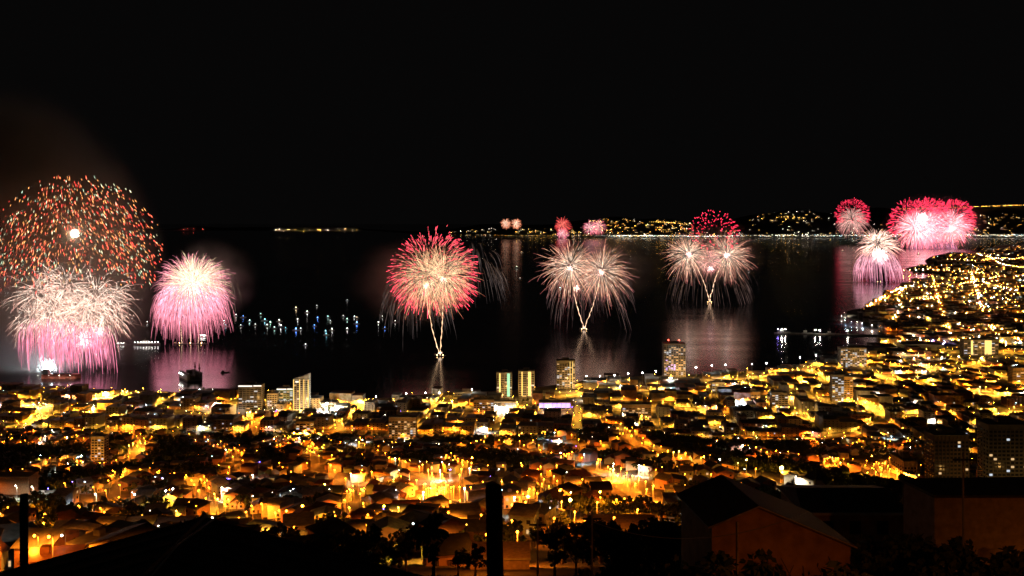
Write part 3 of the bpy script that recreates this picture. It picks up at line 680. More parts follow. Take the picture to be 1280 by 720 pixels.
for i in range(26):                       # the purple-lit fairground by the market hall
    q = hit(RNG.uniform(1148, 1192), RNG.uniform(424, 434)); l = empty('fairground_lamp', q); tag(l, None, 'lamp', 'purple and blue lamps of the fairground by the port')
    kk = RNG.choice(('violet', 'blue', 'white')); LAB.append((l, f'tiny {kk} fairground lamp on a short pole', q.x, q.y, q.z + 6))
    MB().tube([(0, 0, 0), (0, 0, 6)], .15, 4).build('pole', POLE, l); MB().ball(0, 0, 6.5, .8).build('lamp_globe', emis('fair_' + kk, {'violet': (.45, .2, 1), 'blue': (.12, .15, 1), 'white': (.8, .8, 1)}[kk], {'violet': 90, 'blue': 110, 'white': 40}[kk]), l)
MASTS = [(733, 470), (750, 470), (768, 469), (785, 467), (803, 466), (820, 464), (870, 459), (890, 457), (907, 456), (508, 492), (532, 491), (549, 491), (470, 496), (590, 487), (940, 455), (958, 454), (1000, 447), (1020, 444)]
for i, (px, py) in enumerate(MASTS):
    g = sea(px, py + 13.5, 4); f = empty('mast_lamp', (g.x, g.y, 4)); tag(f, None, 'lamp', 'tall white mast lamps along the waterfront'); LAB.append((f, 'tall waterfront mast with white lamp head', g.x, g.y, 14))
    hh = H - (py - HY) / F * g.y - 4
    MB().tube([(0, 0, 0), (0, 0, hh)], [.3, .15]).build('pole', POLE, f); MB().ball(0, 0, hh, .8).build('lamp_head', emis('mast_lamp_white', (1, .93, .8), 240), f)
# the blinding floodlights in town
for px, py, n, lab in ((409, 519, 5, 'blinding white floodlight mast beside the slab tower'), (925, 512, 4, 'blinding blue-white floodlight mast between the avenues'), (112, 520, 3, 'dazzling yellow floodlight mast on the dark hill edge')):
    g = hit(px, py); f = empty('floodlight_mast', g); tag(f, lab, 'light mast'); mark(lab.split(' mast')[0], g)
    MB().tube([(0, 0, 0), (0, 0, 16)], [.4, .25]).build('pole', POLE, f)
    kc = WHITE if px == 409 else ((.75, .88, 1) if px == 925 else GOLD)
    for j in range(n): MB().ball(RNG.uniform(-9, 9), RNG.uniform(-3, 3), 12 + RNG.uniform(-5, 5), 1.15).build('lamp_head', emis(f'floodlight_{px}', kc, 900), f)

# ------------------------------------------------------------------ trees
def crown_mb(seed, n, R=3.2, hgt=7.5, tall=1.0, leaf=.55):
    r = random.Random(seed); mb = MB(); cl = [(r.gauss(0, R * .5), r.gauss(0, R * .5), hgt * (.36 + .56 * r.random() ** .8) * tall, r.uniform(.7, 1.6)) for _ in range(13)]
    for _ in range(n):
        c = r.choice(cl); d = Vector((r.gauss(0, 1), r.gauss(0, 1), r.gauss(0, .8))).normalized() * c[3] * r.random() ** .4
        p = Vector(c[:3]) + d; a = Vector((r.gauss(0, 1), r.gauss(0, 1), r.gauss(0, 1))).normalized(); b_ = a.cross(Vector((r.gauss(0, 1), r.gauss(0, 1), .3))).normalized(); s_ = leaf * r.uniform(.6, 1.3)
        mb.add([tuple(p + a * s_), tuple(p + b_ * s_ * .6), tuple(p - a * s_), tuple(p - b_ * s_ * .6)], [(0, 1, 2, 3)])
    return mb
def trunk_mb(seed, hgt=7.5):
    r = random.Random(seed); mb = MB().tube([(0, 0, -1), (.1, 0, hgt * .35), (.2, .1, hgt * .65)], [.32, .24, .14], 6)
    for j in range(5):
        a = r.uniform(0, 6.3); z0 = hgt * r.uniform(.3, .55); mb.tube([(0.1, 0, z0), (math.cos(a) * 1.1, math.sin(a) * 1.1, z0 + 1.3), (math.cos(a) * 2, math.sin(a) * 2, z0 + 2.6)], [.12, .08, .03], 4)
    return mb
LEAF = LEAFN = mat('dark_foliage', (0.045, 0.06, 0.02), 0.8, 0.6, 0.5); BARK = BARKN = mat('bark', (0.08, 0.055, 0.04), 0.9, 2, 0.3)
mark('orange-lit tree', hit(54, 670))
TP = [(crown_mb(s_, 420, tall=(1, 1.15, .9, 1.3)[s_ % 4]).mesh('crown', LEAF), trunk_mb(s_).mesh('trunk', BARK)) for s_ in range(4)]
trees = [(x, y) for x, y in trees if road_clear(x, y, 2.5) or y > 1150]
trees.sort(key=lambda t: t[1]); nt_ = 0; tm = []; tw = ('round', 'spreading', 'squat', 'tall narrow')
small = [crown_mb(50 + s_, 80, leaf=1.0) for s_ in range(4)]; sv = [np.array(s_.v) for s_ in small]; sf = [np.array(s_.f) for s_ in small]
V_, F_, N_ = [], [], 0
for x, y in trees:
    ppx, ppy = px_of(x, y, gz(x, y) + 5); sc = RNG.uniform(.55, 1.1); k = RNG.randrange(4); z = gz(x, y)
    if -10 < ppx < 1290 and ppy < 718 and nt_ < 290:
        nt_ += 1; root = empty('tree', (x, y, z), RNG.uniform(0, 6.28)); root.scale = (sc, sc, sc); tag(root, cat='tree', group='trees between the hillside houses')
        for nme, mm in (('crown', TP[k][0]), ('trunk', TP[k][1])):
            o = bpy.data.objects.new(nme, mm); COL.objects.link(o); o.parent = root
        LAB.append((root, f"{'small' if sc < .7 else ('large' if sc > .95 else 'dark')} {tw[k]} dark-leaved tree", x, y, z + 5))
    else:
        V_.append(sv[k] * sc + np.array([x, y, z])); F_.append(sf[k] + N_); N_ += len(sv[k])
t_ = MB(); t_.v = [tuple(v) for v in np.concatenate(V_).tolist()]; t_.f = [tuple(f) for f in np.concatenate(F_).tolist()]
tag(t_.build('wood', LEAF), kind='stuff')

# ------------------------------------------------------------------ fireworks
SPARK = vemis('glowing_sparks', 1.0)
def lerp3(a, b_, t): return a + (b_ - a) * t[..., None]
def ramp(stops):                          # [(t, (r, g, b), strength)]
    T = np.array([s_[0] for s_ in stops]); C_ = np.array([np.array(s_[1]) * s_[2] for s_ in stops])
    return lambda t: np.stack([np.interp(t, T, C_[:, i]) for i in range(3)], -1)
def sphere_dirs(n, seed, up=-1.0):
    r = np.random.RandomState(seed); o = []
    while len(o) < n:
        v = r.normal(size=3); v /= np.linalg.norm(v)
        if v[2] > up: o.append(v)
    return np.array(o)
GAIN = .55
def streaks(mb_list, c, R, n, colf, t0=(.05, .15), t1=(.85, 1.0), droop=.25, k=2.0, rad=.3, seg=7, seed=0, up=-1.0, jit=.08, bright=(.5, 1.3), squash=1.0, curl=0.0, wind=.05):
    r = np.random.RandomState(seed); D = sphere_dirs(n, seed + 1, up)
    a = r.uniform(*t0, size=n); b_ = r.uniform(*t1, size=n); T = a[:, None] + (b_ - a)[:, None] * np.linspace(0, 1, seg)[None]
    rr_ = R * (1 + r.normal(0, jit, n))
    g = (1 - np.exp(-k * T)) / (1 - math.exp(-k)); P = D[:, None, :] * (g * rr_[:, None])[..., None]
    P[..., 2] *= squash; P[..., 2] -= droop * R * T ** 2
    if curl: P += (r.normal(0, curl * R, (n, 1, 3))) * (T ** 2)[..., None]
    P[..., 0] += wind * R * T ** 2; P += np.array(c); B = r.uniform(*bright, size=n)
    tt = np.linspace(0, 1, seg)[None] * np.ones((n, 1)); Cc = colf(tt) * B[:, None, None] * (GAIN * r.uniform(.25, 1.75, (n, seg)))[..., None]
    rd = rad * (1 - .6 * np.abs(np.linspace(-.7, 1, seg)) ** 2)
    d = np.gradient(P, axis=1); d /= np.linalg.norm(d, axis=2, keepdims=True) + 1e-9
    u = np.cross(d, np.array([0.3, 0.9, 0.1])); u /= np.linalg.norm(u, axis=2, keepdims=True) + 1e-9; w = np.cross(d, u)
    ang_ = [2 * PI * j / 3 for j in range(3)]
    Vv = np.stack([P + rd[None, :, None] * (math.cos(q) * u + math.sin(q) * w) for q in ang_], 2)   # n, seg, 3, xyz
    Cv = np.repeat(Cc[:, :, None, :], 3, 2)
    base = np.arange(n)[:, None, None] * seg * 3 + np.arange(seg - 1)[None, :, None] * 3 + np.arange(3)[None, None]
    nx = np.arange(n)[:, None, None] * seg * 3 + np.arange(seg - 1)[None, :, None] * 3 + (np.arange(3)[None, None] + 1) % 3
    Fc = np.stack([base, nx, nx + 3, base + 3], -1).reshape(-1, 4)
    mb_list.append((Vv.reshape(-1, 3), Fc, Cv.reshape(-1, 3)))
def dashes(mb_list, c, R, n, cols, r0=.5, ln=.06, rad=.5, seed=0, up=-.2, fall=.6, squash=1.0):
    r = np.random.RandomState(seed); D = sphere_dirs(n, seed + 3, up); q = (r0 + (1 - r0) * r.random(n) ** .6)[:, None]
    P = D * R * q; P[:, 2] *= squash; vd = D * .45 + np.array([.12, 0, -fall]); vd /= np.linalg.norm(vd, axis=1, keepdims=True)
    l_ = R * ln * r.uniform(.5, 1.5, n)[:, None]; A = P - vd * l_ / 2 + c; B = P + vd * l_ / 2 + c
    u = np.cross(vd, [0.3, .9, .1]); u /= np.linalg.norm(u, axis=1, keepdims=True); w = np.cross(vd, u); M = (A + B) / 2
    rs = rad * r.uniform(.5, 1.3, n)[:, None]
    Vv = np.stack([A] + [M + rs * (math.cos(t) * u + math.sin(t) * w) for t in (0, 2.1, 4.2)] + [B], 1)
    ci = r.choice(len(cols), n, p=np.array([x[1] for x in cols]) / sum(x[1] for x in cols)); Cc = np.array([x[0] for x in cols])[ci] * r.uniform(.4, 1.5, n)[:, None]
    i = np.arange(n)[:, None] * 5; tri = [(0, 1, 2), (0, 2, 3), (0, 3, 1), (4, 2, 1), (4, 3, 2), (4, 1, 3)]
    Fc = np.concatenate([i + np.array(t)[None] for t in tri]); mb_list.append((Vv.reshape(-1, 3), Fc, np.repeat(Cc[:, None], 5, 1).reshape(-1, 3)))
def np_obj(name, parts, m, parent=None):
    vs, fs, cs, off = [], [], [], 0
    for v, f, c in parts: vs.append(v); cs.append(c); fs += (f + off).tolist(); off += len(v)
    v = np.concatenate(vs); c = np.concatenate(cs)
    me = bpy.data.meshes.new(name); me.from_pydata(v.tolist(), [], fs); me.update(); me.materials.append(m)
    a = me.color_attributes.new('Col', 'FLOAT_COLOR', 'POINT'); a.data.foreach_set('color', np.concatenate([c, np.ones((len(c), 1))], 1).astype(np.float32).ravel())
    o = bpy.data.objects.new(name, me); COL.objects.link(o); o.parent = parent; return o
def comet(parts, a, b_, rad, col, bend=0.0, seed=0, seg=26):
    r = np.random.RandomState(seed); t = np.linspace(0, 1, seg); A, B = np.array(a), np.array(b_)
    P = A + (B - A) * t[:, None]; P[:, 0] += bend * np.sin(t * PI) * np.linalg.norm(B - A); P[:, 0] += r.normal(0, rad * .5, seg)
    rd = rad * (.8 + .5 * np.sin(t * 60)) * (1 - .35 * t); Vv = np.stack([P + rd[:, None] * np.array([math.cos(q), math.sin(q), 0]) for q in (0, 2.1, 4.2)], 1)
    j = np.arange(seg - 1)[:, None] * 3 + np.arange(3)[None]; nx = np.arange(seg - 1)[:, None] * 3 + (np.arange(3)[None] + 1) % 3
    Cc = np.repeat((np.array(col)[None] * r.uniform(.7, 1.4, seg)[:, None])[:, None], 3, 1)
    parts.append((Vv.reshape(-1, 3), np.stack([j, nx, nx + 3, j + 3], -1).reshape(-1, 4), Cc.reshape(-1, 3)))
PALEG = (1, .52, .3); PINKC = (1, .22, .42); MAG = (1, .26, .4); REDC = (1, .035, .09); WHC = (1, .78, .6); SALM = (1, .3, .24); VIO = (.7, .2, .8)
def firework(label, base_px=None, Y=None, mk=None):
    b_ = at(base_px[0], base_px[1], Y); b_.z = 0 if b_.z < 6 else b_.z
    o = empty('firework', b_); tag(o, label, 'firework'); mark(mk or label, b_); o['group'] = 'fireworks launched over the bay'; return o
def loc(o, px, py, Y): return np.array(at(px, py, Y) - o.location)
def px2m(Y, n): return n / F * Y
def barge(px, py, Y, label, lights=3, L=26):
    p = at(px, py, Y); o = empty('barge', (p.x, p.y, 0)); tag(o, label, 'barge', 'launch barges below the fireworks')
    MB().prism([(-L / 2, -4), (L / 2 - 3, -4), (L / 2, 0), (L / 2 - 3, 4), (-L / 2, 4)], -.5, 1.6).build('hull', DARKC, o)
    MB().box(-L / 2 + 1, -L / 2 + 5, -2, 2, 1.61, 4.4).build('cabin', WMAT['white'], o)
    for i in range(lights): MB().box(-L / 2 + (i + .5) * L / lights - .6, -L / 2 + (i + .5) * L / lights + .6, -.6, .6, 1.61, 3).build('launch_flare', FLARE, o)
    return o
FLARE = emis('launch_flare', (1, .6, .25), 22)

# C: the large red and gold chrysanthemum in the middle
Y = 1966.0; fw = firework('biggest red and gold chrysanthemum burst with two golden launch trails', (550, 445), Y, 'big red and gold firework')
R = px2m(Y, 50); c1, c2, cm = loc(fw, 534, 346, Y), loc(fw, 555, 345, Y), loc(fw, 541, 340, Y)
P_ = []
streaks(P_, cm, px2m(Y, 57), 640, ramp([(0, (1, .35, .25), 1.5), (.5, (1, .07, .11), 4), (1, (1, .06, .11), 7)]), (.5, .8), (.78, 1.0), .12, 1.7, .6, 5, 1, -.85, .07)
np_obj('red_sparks', P_, SPARK, fw); P_ = []
for q, s_ in ((c1, 11), (c2, 12)):
    streaks(P_, q, px2m(Y, 42), 480, ramp([(0, (1, .72, .42), 3.4), (.4, (1, .55, .28), 2.8), (.75, (1, .38, .2), 2.4), (1, (1, .2, .16), 2)]), (.05, .4), (.6, 1), .2, 2, .3, 8, s_, -1, .2, (.3, 1.5), curl=.1)
np_obj('gold_sparks', P_, SPARK, fw); P_ = []
for q, s_, up in ((loc(fw, 590, 325, Y), 13, -.3), (loc(fw, 520, 352, Y), 14, -.5)):
    streaks(P_, q, px2m(Y, 38 if s_ == 13 else 44), 130, ramp([(0, PALEG, .2), (.6, (.8, .6, .55), .35), (1, (.8, .6, .6), .15)]), (.5, .75), (1.0, 1.35), .75, 1.6, .3, 8, s_, up, .1)
np_obj('silver_willow', P_, SPARK, fw); P_ = []
comet(P_, (0, 0, 2), loc(fw, 532, 358, Y), 1.3, np.array([1, .62, .35]) * 2.0, -.035, 3); comet(P_, (0, 0, 2), loc(fw, 554, 351, Y), 1.3, np.array([1, .6, .33]) * 2.0, .01, 4)
np_obj('launch_trail', P_, SPARK, fw); P_ = []
streaks(P_, loc(fw, 533, 357, Y), px2m(Y, 6), 40, ramp([(0, WHC, 9), (1, PALEG, 4)]), (0, .1), (.8, 1), .1, 1, .6, 4, 21); streaks(P_, loc(fw, 554, 350, Y), px2m(Y, 6), 40, ramp([(0, WHC, 9), (1, PALEG, 4)]), (0, .1), (.8, 1), .1, 1, .6, 4, 22)
streaks(P_, np.array([0, 0, 6.]), 6, 30, ramp([(0, WHC, 6), (1, PALEG, 2)]), (0, .1), (.8, 1), .1, 1, .6, 4, 23, -.1)
np_obj('flash', P_, SPARK, fw); barge(550, 446, Y, 'dark barge under the big red and gold firework', 2)

# D: the twin gold bursts right of it
Y = 2440.0; fw = firework('twin gold-pink bursts on a V of two launch trails', (730, 412), Y, 'twin gold firework')
P_ = []
for q, s_ in ((loc(fw, 713, 333, Y), 31), (loc(fw, 752, 338, Y), 32)):
    streaks(P_, q, px2m(Y, 37), 420, ramp([(0, WHC, 3.4), (.3, PALEG, 2.2), (.7, (1, .38, .3), 1.6), (1, (1, .3, .34), 1.1)]), (.04, .45), (.65, 1), .28, 2, .36, 8, s_, -1, .22, (.25, 1.5), curl=.11)
np_obj('gold_sparks', P_, SPARK, fw); P_ = []
streaks(P_, loc(fw, 735, 340, Y), px2m(Y, 55), 170, ramp([(0, PALEG, .3), (.6, (.8, .5, .45), .5), (1, (.8, .45, .5), .15)]), (.55, .75), (.95, 1.25), .65, 1.6, .34, 8, 33, -.6, .08, squash=.75)
np_obj('silver_willow', P_, SPARK, fw); P_ = []
comet(P_, (0, 0, 2), loc(fw, 713, 336, Y), 1.4, np.array([1, .6, .38]) * 2.2, -.03, 5); comet(P_, (0, 0, 2), loc(fw, 751, 340, Y), 1.4, np.array([1, .6, .38]) * 1.7, .03, 6)
np_obj('launch_trail', P_, SPARK, fw); P_ = []
for a, b_, s_ in ((712, 336, 34), (721, 360, 35), (751, 340, 36)): streaks(P_, loc(fw, a, b_, Y), px2m(Y, 5), 36, ramp([(0, WHC, 9), (1, (1, .5, .45), 4)]), (0, .1), (.8, 1), .1, 1, .7, 4, s_)
streaks(P_, np.array([0, 0, 4.]), 6, 26, ramp([(0, WHC, 6), (1, PALEG, 2)]), (0, .1), (.8, 1), .1, 1, .6, 4, 37, -.1)
np_obj('flash', P_, SPARK, fw); barge(730, 413, Y, 'dark barge under the twin gold firework', 2)

# E: gold twin with the dark red dome
Y = 3250.0; fw = firework('gold twin burst crossed by a dark red dome of dots', (887, 378), Y, 'red-domed gold firework')
P_ = []
for q, s_ in ((loc(fw, 861, 318, Y), 41), (loc(fw, 909, 319, Y), 42)):
    streaks(P_, q, px2m(Y, 30), 400, ramp([(0, WHC, 3.4), (.3, (1, .55, .36), 2.2), (1, (1, .26, .24), 1.3)]), (.04, .45), (.65, 1), .25, 2, .48, 8, s_, -1, .2, (.25, 1.5), curl=.1)
streaks(P_, loc(fw, 886, 326, Y), px2m(Y, 17), 200, ramp([(0, (1, .5, .45), 3), (1, (1, .2, .22), 1.6)]), (.1, .5), (.7, 1), .1, 2, .5, 6, 43)
np_obj('gold_sparks', P_, SPARK, fw); P_ = []
dashes(P_, loc(fw, 893, 294, Y), px2m(Y, 33), 210, [((4.2, .14, .34), 1)], .6, .06, 1.5, 44, -.6, .1)
np_obj('red_sparks', P_, SPARK, fw); P_ = []
streaks(P_, loc(fw, 885, 325, Y), px2m(Y, 50), 130, ramp([(0, PALEG, .2), (.6, (.8, .5, .45), .35), (1, (.8, .45, .4), .12)]), (.5, .75), (.95, 1.2), .8, 1.6, .45, 8, 45, -.5, .08, squash=.7)
np_obj('silver_willow', P_, SPARK, fw); P_ = []
comet(P_, (0, 0, 2), loc(fw, 862, 318, Y), 1.7, np.array([1, .6, .38]) * 1.7, .05, 7); comet(P_, (0, 0, 2), loc(fw, 908, 318, Y), 1.7, np.array([1, .6, .38]) * 2.2, -.05, 8)
np_obj('launch_trail', P_, SPARK, fw); P_ = []
for a, b_, s_ in ((861, 318, 46), (888, 336, 47), (908, 319, 48)): streaks(P_, loc(fw, a, b_, Y), px2m(Y, 5), 36, ramp([(0, (1, .7, .7), 8), (1, (1, .4, .4), 4)]), (0, .1), (.8, 1), .1, 1, .9, 4, s_)
np_obj('flash', P_, SPARK, fw); barge(887, 380, Y, 'dark barge under the red-domed gold firework', 2)

# B: the pink palm on the left
Y = 2160.0; fw = firework('dense pink and white palm burst over the yellow-lit barge', (238, 430), Y, 'pink palm firework')
P_ = []
streaks(P_, loc(fw, 240, 356, Y), px2m(Y, 46), 900, ramp([(0, (1, .85, .6), 4), (.3, (1, .55, .42), 3), (.6, (1, .32, .4), 3), (1, (1, .28, .4), 2)]), (.02, .3), (.7, 1), .22, 2, .36, 8, 51, -1, .1, (.4, 1.5), curl=.05)
streaks(P_, loc(fw, 246, 352, Y), px2m(Y, 40), 300, ramp([(0, (1, .9, .6), 4), (1, (1, .6, .3), 1.5)]), (.02, .3), (.8, 1), .2, 2, .3, 8, 52, -.4, .1, curl=.05)
np_obj('gold_sparks', P_, SPARK, fw); P_ = []
streaks(P_, loc(fw, 237, 362, Y), px2m(Y, 43), 800, ramp([(0, (1, .6, .8), 3), (.5, (1, .3, .4), 3), (1, (1, .27, .37), 1.6)]), (.25, .6), (.95, 1.2), .75, 2.2, .42, 9, 53, -1, .12, (.4, 1.4), squash=.6)
np_obj('pink_sparks', P_, SPARK, fw); P_ = []
streaks(P_, loc(fw, 262, 352, Y), px2m(Y, 32), 26, ramp([(0, PALEG, .3), (1, (.9, .7, .5), .7)]), (.7, .9), (1.3, 1.6), .6, 2.2, .35, 8, 54, -.1, .1)
for i, a in enumerate((225, 238, 250)): comet(P_, loc(fw, a - (a - 238) * .2, 430, Y), loc(fw, a, 398, Y), .9, np.array([1, .6, .4]) * 1.5, 0, 60 + i)
np_obj('launch_trail', P_, SPARK, fw)
P_ = []; streaks(P_, loc(fw, 243, 362, Y), px2m(Y, 15), 90, ramp([(0, (1, .95, .8), 6), (1, (1, .6, .5), 3)]), (0, .3), (.8, 1), .1, 1, .6, 5, 55); np_obj('flash', P_, SPARK, fw)
barge(238, 431, Y, 'long barge with three yellow lamps under the pink palm firework', 3, 80)

# A: the crowded display at the left edge
Y = 1800.0; fw = firework('wide dome of falling red, gold and green sparks', (100, 462), Y, 'wide spark dome firework')
P_ = []; DC = [((3.5, .5, .25), 4), ((3.2, 1.2, .35), 4), ((4, .25, .2), 3), ((2.2, 2.2, 1.3), 2), ((1.0, 1.5, 1.0), 1.5)]
dashes(P_, loc(fw, 97, 318, Y), px2m(Y, 101), 1700, DC, .4, .042, .62, 61, -.45, 1.0)
dashes(P_, loc(fw, 97, 318, Y), px2m(Y, 60), 240, [((2.5, .5, .2), 3), ((2.6, .9, .3), 2)], .3, .07, .6, 62, -.2, .8)
np_obj('falling_sparks', P_, SPARK, fw)
P_ = []; streaks(P_, loc(fw, 93, 292, Y), px2m(Y, 6), 120, ramp([(0, (1, .85, .65), 34), (1, (1, .7, .5), 18)]), (0, .1), (.7, 1), .0, 1, .9, 4, 63); np_obj('flash', P_, SPARK, fw)
fw = firework('broad white-gold cluster burst raining a magenta curtain', (95, 466), 1750.0, 'magenta curtain firework'); Y = 1750.0
P_ = []
for i, (a, b_, rr__, n_) in enumerate(((50, 366, 33, 260), (84, 358, 34, 280), (120, 370, 38, 330), (66, 384, 34, 240), (104, 386, 36, 260), (134, 392, 30, 200), (40, 396, 26, 160), (84, 402, 28, 160), (146, 366, 18, 90), (58, 344, 18, 90))):
    streaks(P_, loc(fw, a, b_, Y), px2m(Y, rr__), n_, ramp([(0, (1, .8, .64), 5), (.4, (1, .6, .46), 3.4), (1, (1, .42, .34), 2.2)]), (.1, .7), (.55, 1.1), .4, 2, .28, 8, 70 + i, -1, .28, (.2, 1.5), curl=.2)
np_obj('gold_sparks', P_, SPARK, fw); P_ = []
for i, (a, b_) in enumerate(((62, 395), (88, 400), (108, 402))):
    streaks(P_, loc(fw, a, b_, Y), px2m(Y, 30), 150, ramp([(0, (1, .45, .5), 2.4), (.5, (1, .26, .4), 3.4), (1, (1, .28, .44), 2.4)]), (.5, .8), (1.3, 1.75), .72, 2.5, .42, 10, 80 + i, -.6, .15, (.4, 1.3), squash=.25)
np_obj('magenta_curtain', P_, SPARK, fw); P_ = []
streaks(P_, loc(fw, 105, 424, Y), px2m(Y, 17), 130, ramp([(0, (1, .8, .8), 5), (1, (1, .4, .5), 2)]), (0, .2), (.7, 1), .2, 1.6, .4, 6, 90)
streaks(P_, loc(fw, 124, 414, Y), px2m(Y, 8), 60, ramp([(0, (1, .7, .8), 6), (1, (1, .3, .55), 3)]), (0, .2), (.7, 1), .2, 1.6, .5, 6, 91); np_obj('pink_sparks', P_, SPARK, fw)
P_ = []; streaks(P_, loc(fw, 60, 464, Y), px2m(Y, 8), 60, ramp([(0, (.85, .95, 1), 260), (1, (.8, .9, 1), 90)]), (0, .1), (.6, 1), .1, 1.2, .5, 6, 92, .25, .3, squash=1.5); np_obj('white_fountain', P_, SPARK, fw)
fw = firework('crimson burst cut by the picture edge', (-8, 470), 1850.0, 'crimson edge firework')
P_ = []; streaks(P_, loc(fw, -12, 355, 1850), px2m(1850, 24), 260, ramp([(0, (1, .3, .3), 2), (1, (1, .05, .1), 4)]), (.2, .6), (.8, 1), .2, 2, .5, 6, 95)
streaks(P_, loc(fw, -14, 385, 1850), px2m(1850, 34), 200, ramp([(0, (1, .95, .92), 26), (1, (.95, .9, .95), 12)]), (.3, .6), (.9, 1.2), .4, 2, .35, 8, 96); np_obj('red_sparks', P_, SPARK, fw)  # white shell made extra bright to light the smoke

# F, G, H: the bursts on the right
Y = 4350.0; fw = firework('cream and violet waterfall burst touching the dark water', (1098, 352), Y, 'violet waterfall firework')
P_ = []; streaks(P_, loc(fw, 1097, 306, Y), px2m(Y, 25), 420, ramp([(0, (1, .75, .6), 5), (.5, (1, .5, .4), 3.4), (1, (1, .42, .36), 2)]), (.1, .4), (.75, 1), .3, 2, .6, 7, 101, -.6, .12, (.4, 1.4))
streaks(P_, loc(fw, 1100, 318, Y), px2m(Y, 12), 220, ramp([(0, (1, .95, .85), 6), (1, (1, .6, .65), 3)]), (0, .3), (.7, 1), .4, 1.5, .8, 6, 102); np_obj('gold_sparks', P_, SPARK, fw)
P_ = []; streaks(P_, loc(fw, 1097, 318, Y), px2m(Y, 26), 260, ramp([(0, (1, .5, .6), 2), (.6, (1, .4, .5), 2.6), (1, (.9, .3, .5), 1.8)]), (.4, .6), (1.1, 1.3), .75, 2.2, .75, 8, 103, -.7, .12, squash=.5); np_obj('violet_sparks', P_, SPARK, fw); barge(1099, 354, Y, 'dark barge under the violet waterfall firework', 2, 30)
Y = 11500.0; fw = firework('lone round red burst with pale lower half', (1064, 304), Y, 'lone round red firework')
P_ = []; streaks(P_, loc(fw, 1065, 268, Y), px2m(Y, 21), 420, ramp([(0, REDC, 2.5), (1, REDC, 5)]), (.6, .8), (.85, 1), .05, 1.7, 2.6, 4, 111, -.5, .06, (.4, 1.3)); np_obj('red_sparks', P_, SPARK, fw)
P_ = []; streaks(P_, loc(fw, 1065, 274, Y), px2m(Y, 19), 380, ramp([(0, (1, .6, .5), 2), (1, (1, .3, .3), 1.6)]), (.05, .4), (.8, 1), .35, 2, 1.5, 7, 112, -.9, .1); np_obj('pale_sparks', P_, SPARK, fw)
Y = 9500.0; fw = firework('larger crimson burst of the merged pair with white heart', (1152, 310), Y, 'merged crimson pair')
P_ = []
for a, b_, r_, s_ in ((1142, 278, 32, 121), (1160, 272, 27, 122)): streaks(P_, loc(fw, a, b_, Y), px2m(Y, r_), 480, ramp([(0, REDC, 4), (1, REDC, 8)]), (.55, .8), (.85, 1), .08, 1.7, 2.0, 4, s_, -.5, .06, (.4, 1.3))
np_obj('red_sparks', P_, SPARK, fw); P_ = []
for a, b_, r_, s_ in ((1144, 284, 28, 123), (1162, 284, 26, 124)): streaks(P_, loc(fw, a, b_, Y), px2m(Y, r_), 420, ramp([(0, (1, .5, .5), 7), (.4, (1, .26, .3), 5), (1, (1, .16, .24), 4)]), (0, .4), (.75, 1), .25, 2, 1.5, 7, s_, -1, .12)
np_obj('pink_sparks', P_, SPARK, fw); P_ = []
streaks(P_, loc(fw, 1153, 273, Y), px2m(Y, 8), 120, ramp([(0, (1, .95, .9), 14), (1, (1, .7, .7), 6)]), (0, .2), (.7, 1), .1, 1.5, 2.5, 5, 125); np_obj('flash', P_, SPARK, fw)
P_ = []; streaks(P_, loc(fw, 1166, 296, Y), px2m(Y, 26), 120, ramp([(0, (1, .4, .6), 1.5), (1, (.9, .25, .55), 1)]), (.5, .7), (1.1, 1.3), .6, 2, 1.6, 7, 126, -.8, .1, squash=.3); np_obj('pink_rain', P_, SPARK, fw)
Y = 9700.0; fw = firework('smaller crimson burst of the merged pair, nearer the picture edge', (1190, 310), Y, 'smaller crimson firework')
P_ = []; streaks(P_, loc(fw, 1191, 272, Y), px2m(Y, 25), 520, ramp([(0, REDC, 4), (1, REDC, 8)]), (.5, .8), (.85, 1), .08, 1.7, 2.0, 4, 131, -.6, .06, (.4, 1.3)); np_obj('red_sparks', P_, SPARK, fw)
P_ = []; streaks(P_, loc(fw, 1188, 282, Y), px2m(Y, 26), 460, ramp([(0, (1, .5, .5), 7), (.5, (1, .28, .34), 5), (1, (1, .18, .25), 4)]), (0, .4), (.75, 1), .25, 2, 1.5, 7, 132, -1, .12); np_obj('pink_sparks', P_, SPARK, fw)
P_ = []; streaks(P_, loc(fw, 1189, 286, Y), px2m(Y, 6), 100, ramp([(0, (1, .9, .85), 12), (1, (1, .6, .6), 5)]), (0, .2), (.7, 1), .1, 1.5, 2.4, 5, 133); np_obj('flash', P_, SPARK, fw)
Y = 15000.0
for a, b_, r_, lab, c0, c1_ in ((703, 281, 11, 'far red burst over the lit town, above a pink one', (1, .2, .15), (1, .08, .08)), (703, 291, 8, 'far pink burst low on the waterline', (1, .6, .6), (1, .2, .3)), (738, 284, 10, 'far pink burst, nearer half of the far pair', (1, .6, .6), (1, .2, .28)),
                              (748, 283, 10, 'far pink burst, outer half of the far pair', (1, .55, .5), (1, .2, .25)), (632, 279, 7, 'tiny orange burst, first of the two farthest', (1, .7, .5), (1, .3, .15)), (645, 279, 7, 'tiny orange burst, second of the two farthest', (1, .7, .5), (1, .3, .15))):
    fw = firework(lab, (a, 297.5), Y, lab.split(',')[0]); P_ = []
    streaks(P_, loc(fw, a, b_, Y), px2m(Y, r_), 170, ramp([(0, c0, 3), (.5, c1_, 2), (1, c1_, 3)]), (0, .5), (.75, 1), .15, 1.8, 2.2, 6, a, -1, .1); np_obj('sparks', P_, SPARK, fw)

